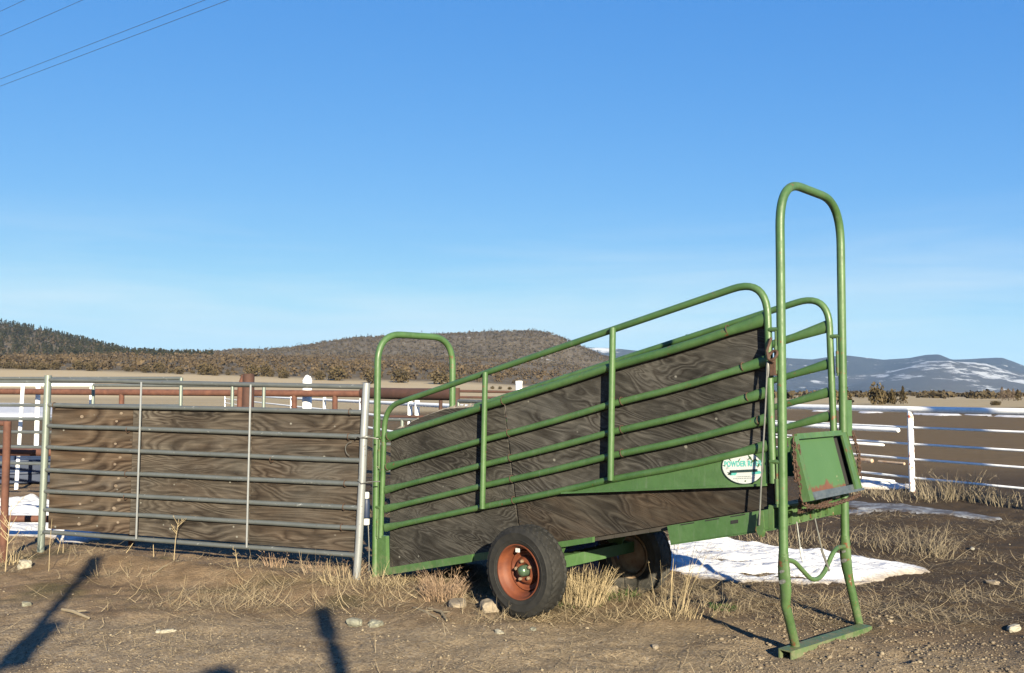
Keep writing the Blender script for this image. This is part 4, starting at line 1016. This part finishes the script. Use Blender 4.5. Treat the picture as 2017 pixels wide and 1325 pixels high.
snow_patch([(1660, 985), (1720, 990), (1790, 994), (1870, 1004), (1975, 1018), (1960, 1022), (1860, 1014), (1760, 1006), (1690, 1001), (1650, 995)], 'dirty grey ice in the wheel rut near the right fence', .02, .05, .10, M['ice'], 'ice_patch', .004)
snow_patch([(1660, 1003), (1700, 1004), (1720, 1008), (1690, 1012), (1655, 1010)], 'small dirty ice patch beside the far support leg', .015, .04, .08, M['ice'], 'ice_patch', .004)

# ================================================================== GRASS, WEEDS, STONES, GRAVEL
def straw(name, a, b, rough=.85):
    k = NT(name); p = k.pos(); k.color(k.mix(k.noise(p, 22, 3, .7), a, b), ALB); k.rough(rough); k.spec(.2); return k.m
M['straw'] = straw('dry_straw', (.34, .25, .14), (.60, .49, .31))
M['straw_pink'] = straw('pinkish_dry_stems', (.32, .20, .125), (.55, .40, .28))
M['straw_grey'] = straw('grey_dry_grass', (.22, .175, .115), (.42, .35, .25))
M['litter'] = straw('dead_grass_litter', (.24, .18, .105), (.56, .45, .30))
M['grass'] = straw('green_grass', (.035, .095, .015), (.075, .16, .03))

def blades(base, hgt, lean, width, bend, az, seg=3):
    """numpy blades: base (N,3), others (N,)"""
    n = len(base); V = np.zeros((n, (seg + 1) * 2, 3)); side = np.stack([-np.sin(az), np.cos(az), np.zeros(n)], 1); d = np.stack([np.cos(az), np.sin(az), np.zeros(n)], 1)
    tw = np.random.default_rng(n).uniform(0, PI, n); side = side * np.cos(tw)[:, None] + d * np.sin(tw)[:, None]
    for i in range(seg + 1):
        t = i / seg; ang = lean + bend * t
        p = base + d * (hgt * t * np.sin(ang))[:, None] + np.array([0, 0, 1]) * (hgt * t * np.cos(ang))[:, None]
        w = width * (1 - .75 * t); V[:, 2 * i] = p - side * w[:, None]; V[:, 2 * i + 1] = p + side * w[:, None]
    b = np.arange(n)[:, None] * (seg + 1) * 2
    Q = np.concatenate([np.stack([b[:, 0] + 2 * i, b[:, 0] + 2 * i + 1, b[:, 0] + 2 * i + 3, b[:, 0] + 2 * i + 2], 1) for i in range(seg)])
    return V.reshape(-1, 3), Q

def clump(px, py, n, h, rad, mat, label, lean=.25, seed=1, branch=0, wid=.0024, name='grass_clump', cat='grass clump', group='dry grass clumps', bend=.35, radx=1.0, lx=0.0):
    q = on_ground(px, py); g = np.random.default_rng(seed)
    a = g.random(n) * 2 * PI; r = rad * np.sqrt(g.random(n)); bx = r * np.cos(a) * radx; by = r * np.sin(a)
    base = np.stack([bx, by, np.array(ground_z(q.x + bx, q.y + by)) - .01], 1)
    hh = h * (.45 + .6 * g.random(n)); az = a + g.normal(0, .7, n)
    V, Q = blades(base, hh, np.abs(g.normal(lean * .7, lean * .6, n)), wid * (.6 + .9 * g.random(n)), g.normal(bend, bend * .7, n), az)
    V[:, 0] += lx * (V[:, 2] / max(h, .01))
    if branch:
        m = n * branch; pick = g.integers(0, n, m); t = .35 + .6 * g.random(m)
        ang = 0.2; p = base[pick] + np.stack([np.cos(az[pick]) * np.sin(lean * .7 + bend * t) * hh[pick] * t, np.sin(az[pick]) * np.sin(lean * .7 + bend * t) * hh[pick] * t, np.cos(lean * .7 + bend * t) * hh[pick] * t], 1)
        V2, Q2 = blades(p, h * .18 * (.5 + g.random(m)), .5 + .5 * g.random(m), wid * .8 * np.ones(m), .4 * np.ones(m), g.random(m) * 2 * PI)
        V2[:, 0] += lx * (V2[:, 2] / max(h, .01)); Q = np.concatenate([Q, Q2 + len(V)]); V = np.concatenate([V, V2])
    o = np_mesh(name, V, Q, mat); o.location = (q.x, q.y, 0); return tag(o, label, cat, group)

clump(1150, 1190, 300, .31, .14, M['straw'], 'tall pale straw clump standing between the two wheels', .16, 2, 1, .0030, bend=.22, radx=1.15, lx=.05)
clump(874, 1176, 230, .27, .12, M['straw_pink'], 'bushy pinkish clump just left of the near wheel', .45, 3, 3, .0026, bend=.25, radx=1.2)
clump(1335, 1218, 80, .19, .16, M['straw'], 'loose straggly clump right of the far wheel', .38, 4, 1, .0024, bend=.5, radx=1.7)
clump(1322, 1212, 26, .62, .12, M['straw'], 'few very tall thin stems below the floor channel', .18, 5, 1, .0026, bend=.12, lx=.06)
clump(1385, 1200, 110, .20, .22, M['straw_grey'], 'short grey tuft between the far wheel and the support legs', .6, 6, 0, .0022, bend=.6, radx=1.6)
clump(722, 1152, 230, .20, .24, M['straw'], 'pale tangle around the foot of the bright gate post', .75, 7, 1, .0024, bend=.7, radx=1.6)
clump(780, 1155, 90, .17, .20, M['straw'], 'flattened straw below the corner of the chute', .9, 8, 0, .0023, bend=.6, radx=1.6)
clump(655, 1128, 120, .19, .20, M['straw_pink'], 'pinkish tuft left of the bright gate post', .6, 9, 1, .0022, bend=.5, radx=1.4)
clump(540, 1118, 44, .20, .10, M['straw_pink'], 'reddish weed stems under the middle of the gate', .5, 10, 2, .0024, bend=.2)
clump(1790, 1085, 120, .34, .30, M['straw_grey'], 'tall grey grass clump right of the snow patch', .5, 11, 1, .0030, bend=.5, radx=1.4)
clump(1838, 1092, 70, .34, .2, M['straw_grey'], 'grey grass tuft at the pointed end of the snow patch', .5, 12, 1, .0028, bend=.4)
clump(1715, 1075, 110, .24, .45, M['straw_grey'], 'short grey tuft just behind the snow patch by the far support leg', .7, 13, 0, .0028, bend=.6, radx=1.4)
clump(1480, 1062, 220, .26, .45, M['straw_grey'], 'dry tuft behind the snow patch under the floor channel', .7, 14, 0, .0028, bend=.7, radx=1.8)
clump(1590, 1070, 190, .24, .40, M['straw_grey'], 'dry tuft behind the snow patch seen between the support legs', .7, 15, 0, .0028, bend=.7, radx=1.8)
for i, (px, py, n, h, lab) in enumerate(((1850, 985, 70, .42, 'first grass clump right of the chipped fence post'), (1880, 982, 80, .50, 'tallest grass clump under the right fence'), (1905, 984, 60, .48, 'slim upright grass clump under the right fence'), (1950, 990, 80, .30, 'greyish low grass clump under the right fence'), (1995, 997, 90, .32, 'grass clump under the right fence at the photo edge'))):
    clump(px, py, n, h, .25, M['straw_grey'], lab, .3, 30 + i, 1, .0045, bend=.35, radx=1.4)
for i, (px, py, n, lab) in enumerate(((1705, 972, 160, 'low grass tuft left of the chipped fence post'), (1740, 976, 170, 'wide low grass tuft in front of the thin snow strip'), (1800, 985, 130, 'low grass tuft at the foot of the chipped fence post'))):
    clump(px, py, n, .22, .34, M['straw_grey'], lab, .6, 40 + i, 0, .0040, bend=.5, radx=1.8)
clump(60 - 48, 1118, 60, .30, .18, M['straw'], 'straw tuft around the base of the rusty post', .5, 50, 1, .0026, bend=.4)
clump(1205, 1176, 420, .07, .17, M['grass'], 'bright green grass tuft between the wheels', .7, 51, 0, .0030, group='green grass tufts', bend=.6, radx=1.3)
clump(1425, 1200, 260, .06, .09, M['grass'], 'small green grass tuft left of the near support leg', .7, 52, 0, .0028, group='green grass tufts', bend=.6)
clump(1130, 1196, 220, .05, .14, M['grass'], 'thin green grass at the tread of the near wheel', .8, 53, 0, .0024, group='green grass tufts', bend=.6, radx=1.5)

# single weeds with side twigs
def weed(px, py, h, lean, nb, label, seed, mat='straw', r=.004):
    q = on_ground(px, py); rs = random.Random(seed); mb = MB(); top = Vector((math.sin(lean) * h, 0, math.cos(lean) * h))
    mid = top * .5 + Vector((rs.uniform(-.01, .01), 0, 0)); mb.tube([(0, 0, -.02), mid, top], [r, r * .8, r * .4], 6)
    for i in range(nb):
        t = rs.uniform(.4, .95); b = mid.lerp(top, (t - .5) * 2) if t > .5 else mid * (t * 2); a = rs.choice((-1, 1)) * rs.uniform(.5, .95) + lean; l = h * rs.uniform(.16, .34)
        e = b + Vector((math.sin(a) * l, rs.uniform(-.04, .04), math.cos(a) * l)); mb.tube([b, e], [r * .6, r * .3], 5)
        for j in range(2):
            c2 = b.lerp(e, rs.uniform(.4, 1)); mb.tube([c2, c2 + Vector((rs.uniform(-.02, .02), rs.uniform(-.02, .02), rs.uniform(.01, .035)))], [r * .45, r * .2], 4)
    o = mb.build('weed_stalk', M[mat]); o.location = (q.x, q.y, gz(q.x, q.y)); return tag(o, label, 'weed', 'dry weed stalks')
weed(342, 1116, .38, .10, 6, 'branched tan weed stalk in front of the first gate strap', 1)
weed(246, 1100, .22, .62, 2, 'leaning tan weed stalk just left of the first gate strap', 2)
weed(303, 1104, .19, -.03, 1, 'short upright stalk between the hinge post and the branched weed', 3)
weed(96, 1132, .46, .03, 1, 'single tall straight stalk beside the gate hinge post', 4, r=.0032)
weed(112, 1096, .15, .25, 1, 'short forked stalk at the foot of the gate hinge post', 5)
weed(124, 1092, .15, -.06, 0, 'bare short stalk right of the gate hinge post', 6)
weed(10, 1135, .58, .06, 9, 'tall bushy weed in front of the rusty post', 7, r=.0055)
weed(470, 1135, .16, -.2, 3, 'small weed below the middle of the gate', 8)
weed(530, 1112, .26, -.35, 4, 'reddish weed leaning left under the second gate strap', 9, 'straw_pink')
weed(560, 1112, .22, .35, 4, 'reddish weed leaning right under the second gate strap', 10, 'straw_pink')

# stones
def stone(px, py, sx_, sy_, sz_, mat, label, seed, rough=.35, blocky=0.3, tilt=0):
    bm = bmesh.new(); bmesh.ops.create_icosphere(bm, subdivisions=3, radius=1.0); rs = np.random.default_rng(seed); o1, o2 = rs.random(2) * 50
    for v_ in bm.verts:
        c_ = v_.co.copy()
        if blocky: c_ = Vector([math.copysign(abs(a) ** (1 - blocky), a) for a in c_])
        n_ = float(fbm(np.array([v_.co.x * 1.3 + o1 + v_.co.z]), np.array([v_.co.y * 1.3 + o2 - v_.co.z]), 3, seed)[0]); v_.co = c_ * (1 + rough * 1.7 * n_ + .10 * float(fbm(np.array([c_.x * 4 + o2 + c_.z * 3]), np.array([c_.y * 4 + o1 + c_.z]), 2, seed + 5)[0]))
        v_.co.x *= sx_; v_.co.y *= sy_; v_.co.z *= sz_
    me = bpy.data.meshes.new('stone'); bm.to_mesh(me); bm.free(); me.materials.append(mat)
    o = bpy.data.objects.new('stone', me); COL.objects.link(o); q = on_ground(px, py)
    o.location = (q.x, q.y, gz(q.x, q.y) + sz_ * .45); o.rotation_euler = (tilt, 0, rs.random() * 6); return tag(o, label, 'stone', 'stones lying in the yard')
M['st_pale'] = simple('pale_stone', (.34, .31, .24), (.54, .50, .40), 20, .9, .5)
M['st_tan'] = simple('tan_stone', (.26, .205, .145), (.42, .345, .26), 16, .9, .5)
M['st_grey'] = simple('lichen_grey_stone', (.16, .15, .115), (.33, .33, .26), 22, .9, .8)
stone(48, 1127, .055, .05, .048, M['st_pale'], 'pale rounded stone at the foot of the rusty post', 1)
stone(965, 1206, .075, .06, .058, M['st_tan'], 'blocky tan stone wedged against the near wheel', 2, .15, .45, .3)
stone(900, 1194, .13, .07, .030, M['st_tan'], 'flat tan slab left of the wheel wedge stone', 3, .2, .3)
stone(700, 1230, .055, .04, .030, M['st_grey'], 'lichen spotted grey rock, bigger of a touching pair', 4, .5)
stone(738, 1232, .045, .04, .026, M['st_grey'], 'lichen spotted rock on the right of a touching pair', 5, .5)
stone(982, 1252, .038, .02, .013, M['st_pale'], 'pale flat chip below the near wheel', 6)
stone(1050, 1244, .025, .018, .012, M['st_grey'], 'small grey pebble right below the near wheel', 7)
stone(52, 1196, .040, .03, .022, M['st_grey'], 'grey stone at the far left by the long shadow', 8, .4)
stone(332, 1243, .045, .018, .012, M['st_pale'], 'pale flat stone in the middle of the left foreground', 9)
stone(312, 1244, .022, .015, .010, M['st_pale'], 'little pale chip beside the flat foreground stone', 10)
stone(1998, 1240, .060, .03, .025, M['st_pale'], 'pale flat stone at the right edge of the yard', 11)
stone(1205, 1162, .07, .05, .035, M['st_tan'], 'brown stone against the far wheel', 12, .2)
stone(1290, 1275, .03, .02, .012, M['st_tan'], 'tan chip on the gravel left of the support foot', 13)
stone(1915, 1082, .05, .02, .015, M['st_pale'], 'pale chip on the damp yard right of the snow', 14)
stone(1955, 1152, .05, .03, .02, M['st_tan'], 'mossy tan stone on the right of the yard', 15)

# fallen sticks
def stick(px0, py0, px1, py1, r, label, seed):
    a, b = on_ground(px0, py0), on_ground(px1, py1); rs = random.Random(seed); a.z = gz(a.x, a.y) + r; b.z = gz(b.x, b.y) + r
    m = a.lerp(b, .5) + Vector((rs.uniform(-.03, .03), rs.uniform(-.03, .03), .01)); t = MB(); o_ = a.copy()
    t.tube([a - o_, m - o_, b - o_], [r * .7, r, r * .6], 7); t.tube([m - o_, m - o_ + (b - a) * .25 + Vector((.02, .05, .01))], [r * .6, r * .3], 5)
    o = t.build('stick', M['straw_grey']); o.location = o_; return tag(o, label, 'stick', 'sticks lying on the dirt')
stick(122, 1208, 175, 1224, .013, 'pale split stick beside the long left shadow', 1)
stick(845, 1205, 880, 1228, .011, 'dark twig bundle left of the wheel stones', 2)
stick(815, 1198, 862, 1222, .010, 'thin root curving over the dirt left of the wheel', 3)
stick(300, 1140, 352, 1122, .008, 'grey stick on the bank in front of the gate', 4)
stick(1005, 1214, 1085, 1217, .006, 'pale straw lying under the near wheel', 5)

# gravel
g = np.random.default_rng(77)
ico = bmesh.new(); bmesh.ops.create_icosphere(ico, subdivisions=1, radius=1.0); ico.verts.ensure_lookup_table()
iv = np.array([v_.co[:] for v_ in ico.verts]); itri = np.array([[v_.index for v_ in f_.verts] for f_ in ico.faces]); ico.free()
NG = 15000
gxx = g.uniform(-4.6, 5.6, NG * 4); gyy = 4.7 + 7.0 * g.random(NG * 4) ** 1.5
pr = np.clip(1.25 - (gyy + .13 * gxx - 5.9) / 1.3, .10, 1) * np.clip(.45 + 1.5 * fbm(gxx * .9, gyy * .9, 3, 8), .08, 1)
kp = g.random(NG * 4) < pr; gxx, gyy = gxx[kp][:NG], gyy[kp][:NG]; NG = len(gxx)
sz = (.0024 + .0034 * g.random(NG) ** 2 + .009 * (g.random(NG) ** 16)) * (1 + .5 * (gxx > 1.2)); an = g.random(NG) * 6.28
sc3 = np.stack([sz * g.uniform(.8, 1.6, NG), sz, sz * g.uniform(.45, .8, NG)], 1)
vv = iv[None] * (1 + .25 * (g.random((NG, 12, 1)) - .5)) * sc3[:, None]
ca_, sa_ = np.cos(an)[:, None], np.sin(an)[:, None]
vv = np.stack([vv[..., 0] * ca_ - vv[..., 1] * sa_ + gxx[:, None], vv[..., 0] * sa_ + vv[..., 1] * ca_ + gyy[:, None], vv[..., 2] + (ground_z(gxx, gyy) + sz * .25)[:, None]], -1)
k = NT('gravel_stone'); p = k.pos(); q = k.vor(p, 45, 'Color'); s_ = k.n('ShaderNodeSeparateColor'); k.l(q, s_.inputs[0])
k.color(k.ramp(s_.outputs[0], [(0, (.13, .10, .075)), (.45, (.23, .18, .128)), (.85, (.31, .252, .18)), (1, (.38, .315, .225))]), ALB); k.rough(.9); k.spec(.2)
o = np_mesh('gravel', vv.reshape(-1, 3), (itri[None] + (np.arange(NG) * 12)[:, None, None]).reshape(-1, 3), k.m, None, True); tag(o, 'fine tan gravel scattered over the foreground yard', None, None, 'stuff')

# dead grass litter lying over the yard
NL = 60000; lx_ = g.uniform(-6, 8.5, NL * 5); ly_ = g.uniform(5.2, 12.5, NL * 5)
v_ = (lx_ - .1035) * math.sin(R(42)) + (ly_ - 6.9) * math.cos(R(42)); band = np.exp(-((ly_ + .13 * lx_ - 7.35) / .75) ** 2) + .24 * (ly_ > 8.2) * (lx_ > 0) * (ly_ < 12) + .16 - .10 * (lx_ > 2.2)
pr = band * np.clip(.35 + 2.4 * fbm(lx_ * .9 + 4, ly_ * 1.5, 4, 18), .02, 1); kp = g.random(NL * 5) < pr; lx_, ly_ = lx_[kp][:NL], ly_[kp][:NL]; NL = len(lx_)
base = np.stack([lx_, ly_, ground_z(lx_, ly_) + .004], 1)
V, Q = blades(base, .03 + .17 * g.random(NL) ** 1.6, 1.25 + .35 * g.random(NL), .0012 + .0020 * g.random(NL), g.normal(0, .22, NL), g.random(NL) * 6.28)
V[:, 2] = np.maximum(V[:, 2], ground_z(V[:, 0], V[:, 1]) + .002)
NB = 4600; bx_ = g.uniform(-5.2, 1.2, NB * 6); by_ = g.uniform(6.4, 8.9, NB * 6)           # longer trampled stalks in drifts before the gate
kp = g.random(NB * 6) < np.exp(-((by_ + .30 * bx_ - 6.75) / .50) ** 2) * np.clip(-.15 + 3.2 * fbm(bx_ * 1.3 + 2, by_ * 2.0, 4, 28), 0, 1)
bx_, by_ = bx_[kp][:NB], by_[kp][:NB]; NB = len(bx_); base = np.stack([bx_, by_, ground_z(bx_, by_) + .006], 1)
V2, Q2 = blades(base, .06 + .22 * g.random(NB) ** 1.3, 1.0 + .55 * g.random(NB), .0016 + .0018 * g.random(NB), g.normal(0, .35, NB), g.random(NB) * 6.28)
V2[:, 2] = np.maximum(V2[:, 2], ground_z(V2[:, 0], V2[:, 1]) + .003); Q = np.concatenate([Q, Q2 + len(V)]); V = np.concatenate([V, V2])
tag(np_mesh('dead_grass', V, Q, M['litter']), 'flattened dead grass strewn over the dirt', None, None, 'stuff')
# short standing dry grass in the same places
NS = 5200; pick = g.integers(0, NL, NS); base = np.stack([lx_[pick] + g.normal(0, .1, NS), ly_[pick] + g.normal(0, .1, NS), np.zeros(NS)], 1); base[:, 2] = ground_z(base[:, 0], base[:, 1]) - .005
V, Q = blades(base, .03 + .09 * g.random(NS) ** 2, np.abs(g.normal(.5, .3, NS)), .0012 + .0012 * g.random(NS), g.normal(.3, .3, NS), g.random(NS) * 6.28)
tag(np_mesh('short_dry_grass', V, Q, M['straw_grey']), 'short dry grass standing here and there in the yard', None, None, 'stuff')

# ================================================================== POLES AND WIRES OUTSIDE THE FRAME THAT THROW THE SHADOWS, OVERHEAD LINES
SUN_EL, SUN_AZ = R(18.5), R(165.1)                       # azimuth clockwise from +y
sd = Vector((math.sin(SUN_AZ), math.cos(SUN_AZ), 0)); TE = math.tan(SUN_EL)
up_ = thing('utility_pole', (8.54, 7.25, 0), 0, 'tall wooden utility pole beside the right fence, its shadow on the white rails', 'utility pole', 'utility poles of the power line')
MB().tube([(0, 0, -.3), (0, 0, 11.4)], [.15, .10], 16).build('pole', M['pole_wood'], up_)
dirw = Vector((.824, -.566, 0)); prp = Vector((.566, .824, 0))
mb = MB(); 
for z in (9.15, 9.33, 10.42, 11.05): mb.tube([(0, 0, z), (-dirw * .02 + prp * .16 + Vector((0, 0, z)))], .02, 8); mb.tube([prp * .16 + Vector((0, 0, z - .05)), prp * .16 + Vector((0, 0, z + .06))], .04, 10)
mb.build('insulator', M['white_plastic'], up_)
u2 = copy_tree(up_); u2.location = Vector((8.54, 7.25, 0)) - dirw * 75; u2['label'] = 'wooden utility pole far off at the left end of the power line'
for z, lab in ((9.15, 'lowest dark power line crossing the top left sky'), (9.33, 'second lowest power line crossing the top left sky'), (10.42, 'second highest power line crossing the top left sky corner'), (11.05, 'highest power line cutting the top left sky corner')):
    a = Vector((8.54, 7.25, z)) + prp * .16; pts = []
    for i in range(25):
        t = i / 24; pts.append(-dirw * 75 * t + Vector((0, 0, -.9 * 4 * t * (1 - t) * .12)))
    o = MB().tube(pts, .0045, 6).build('power_line', M['line']); o.location = a; tag(o, lab, 'power line', 'overhead power lines')

def shadow_pole(tip, h, boxes, label, r=.055):
    tip = Vector((tip[0], tip[1], 0)); b = tip + sd * (h / TE)
    t = thing('shadow_post', b, 0, label, 'post', 'tall yard posts behind the viewer'); MB().tube([(0, 0, -.2), (0, 0, h - .02)], [r * 1.1, r], 14).build('post', M['pole_wood'], t)
    side = Vector((-sd.y, sd.x, 0))
    for z, w, hh, off in boxes:  # unseen boxes, shaped to throw the blobs in the post shadows
        c_ = side * off; mb = MB(); mb.box((c_.x - w / 2, c_.y - w / 2, z - hh / 2), (c_.x + w / 2, c_.y + w / 2, z + hh / 2)); 
        mb.prism([(c_.x - w * .6, z + hh / 2), (c_.x + w * .6, z + hh / 2), (c_.x, z + hh / 2 + w * .18)], c_.y - w * .55, c_.y + w * .55); mb.build('shadow_box', M['galv'], t, False)
    return t
shadow_pole(on_ground(200, 1106), 4.0, [(3.85, .13, .26, .0), (3.02, .12, .34, .08)], 'tall wooden post with two boxes behind the viewer', .042)
shadow_pole(on_ground(430, 1314), 2.6, [(2.44, .17, .22, .0)], 'unseen post and box added to throw a head-shaped shadow', .035)  # post and box added; they stand in for the viewer's head shadow
shadow_pole(on_ground(634, 1199), 3.5, [(3.36, .115, .26, .0), (3.05, .085, .22, .02)], 'tall wooden post with one small box on top behind the viewer', .038)

# ================================================================== AIR
HAZE_D = 3.5e-5
mb = MB(); mb.box((-8400, -150, -10), (8400, 8500, 345))
k = bpy.data.materials.new('thin_haze'); k.use_nodes = True; nt = k.node_tree; nt.nodes.clear()
vo = nt.nodes.new('ShaderNodeVolumePrincipled'); vo.inputs['Color'].default_value = (.40, .62, 1.0, 1); vo.inputs['Density'].default_value = HAZE_D; vo.inputs['Anisotropy'].default_value = 0.0
out = nt.nodes.new('ShaderNodeOutputMaterial'); nt.links.new(vo.outputs[0], out.inputs['Volume'])
hz = mb.build('haze', k, None, False); hz['kind'] = 'stuff'; hz['label'] = 'thin blue haze of the far air'

# ================================================================== LIGHT, SKY, CAMERA
sun = bpy.data.lights.new('sun', 'SUN'); sun.energy = 5.0; sun.angle = R(.5); sun.color = (1.0, .89, .66)
so = bpy.data.objects.new('sun', sun); COL.objects.link(so)
dsun = Vector((sd.x * math.cos(SUN_EL), sd.y * math.cos(SUN_EL), math.sin(SUN_EL)))
so.rotation_euler = dsun.to_track_quat('Z', 'Y').to_euler(); so.location = (20, -40, 30)
w = bpy.data.worlds.new('World'); S.world = w; w.use_nodes = True; nt = w.node_tree
sky = nt.nodes.new('ShaderNodeTexSky'); sky.sky_type = 'NISHITA'; sky.sun_disc = False; sky.sun_elevation = SUN_EL; sky.sun_rotation = SUN_AZ
sky.altitude = 3000; sky.air_density = .6; sky.dust_density = 0; sky.ozone_density = 2.0
bg = nt.nodes['Background']; bg.inputs['Strength'].default_value = .12
# thin streaks of high cloud low over the hills
tc = nt.nodes.new('ShaderNodeTexCoord'); mp = nt.nodes.new('ShaderNodeMapping'); mp.inputs['Scale'].default_value = (1.4, 1.4, 15); mp.inputs['Rotation'].default_value = (0, R(4), 0)
nz = nt.nodes.new('ShaderNodeTexNoise'); nz.inputs['Scale'].default_value = 1.7; nz.inputs['Detail'].default_value = 6; nz.inputs['Roughness'].default_value = .55; nz.inputs['Distortion'].default_value = .35
cr = nt.nodes.new('ShaderNodeValToRGB'); cr.color_ramp.elements[0].position = .38; cr.color_ramp.elements[1].position = .72; cr.color_ramp.elements[1].color = (.5, .5, .5, 1)
sp = nt.nodes.new('ShaderNodeSeparateXYZ'); br = nt.nodes.new('ShaderNodeValToRGB'); e = br.color_ramp.elements
e[0].position = .02; e[0].color = (.5, .5, .5, 1); e[1].position = .20; e[1].color = (0, 0, 0, 1); e2 = e.new(.095); e2.color = (1, 1, 1, 1)
ml = nt.nodes.new('ShaderNodeMath'); ml.operation = 'MULTIPLY'; mx = nt.nodes.new('ShaderNodeMix'); mx.data_type = 'RGBA'
# the camera's own colour response to a clear winter sky: one power curve per channel
sps = nt.nodes.new('ShaderNodeSeparateColor'); cmb = nt.nodes.new('ShaderNodeCombineColor'); KS = 2 ** 1.72 * .12
for ci, (kk, gg, top_) in enumerate(((.140, 1.07, .49), (.279, .62, .78), (.615, .25, .94))):
    pw_ = nt.nodes.new('ShaderNodeMath'); pw_.operation = 'POWER'; pw_.inputs[1].default_value = gg
    mu_ = nt.nodes.new('ShaderNodeMath'); mu_.operation = 'MULTIPLY'; mu_.inputs[1].default_value = kk / KS
    mi_ = nt.nodes.new('ShaderNodeMath'); mi_.operation = 'SMOOTH_MIN'; mi_.inputs[1].default_value = top_ / KS; mi_.inputs[2].default_value = .12 / KS
    nt.links.new(sps.outputs[ci], pw_.inputs[0]); nt.links.new(pw_.outputs[0], mu_.inputs[0]); nt.links.new(mu_.outputs[0], mi_.inputs[0]); nt.links.new(mi_.outputs[0], cmb.inputs[ci])
L_ = nt.links.new
L_(tc.outputs['Generated'], mp.inputs[0]); L_(mp.outputs[0], nz.inputs['Vector']); L_(nz.outputs['Fac'], cr.inputs[0]); L_(tc.outputs['Generated'], sp.inputs[0]); L_(sp.outputs[2], br.inputs[0])
L_(cr.outputs[0], ml.inputs[0]); L_(br.outputs[0], ml.inputs[1]); L_(ml.outputs[0], mx.inputs[0]); L_(sky.outputs[0], sps.inputs[0]); L_(cmb.outputs[0], mx.inputs[6]); mx.inputs[7].default_value = (.78 / KS, .90 / KS, .96 / KS, 1)
L_(mx.outputs[2], bg.inputs['Color'])

cam = bpy.data.cameras.new('camera'); cam.sensor_width = 36; cam.sensor_fit = 'HORIZONTAL'; cam.lens = FPX / 2017 * 36; cam.clip_end = 20000; cam.clip_start = .05
co = bpy.data.objects.new('camera', cam); COL.objects.link(co); co.location = (0, 0, CAMZ); co.rotation_euler = (PI / 2 + PITCH, 0, 0); S.camera = co
S.view_settings.view_transform = 'Standard'; S.view_settings.look = 'None'; S.view_settings.exposure = 1.72; S.view_settings.gamma = 1.0
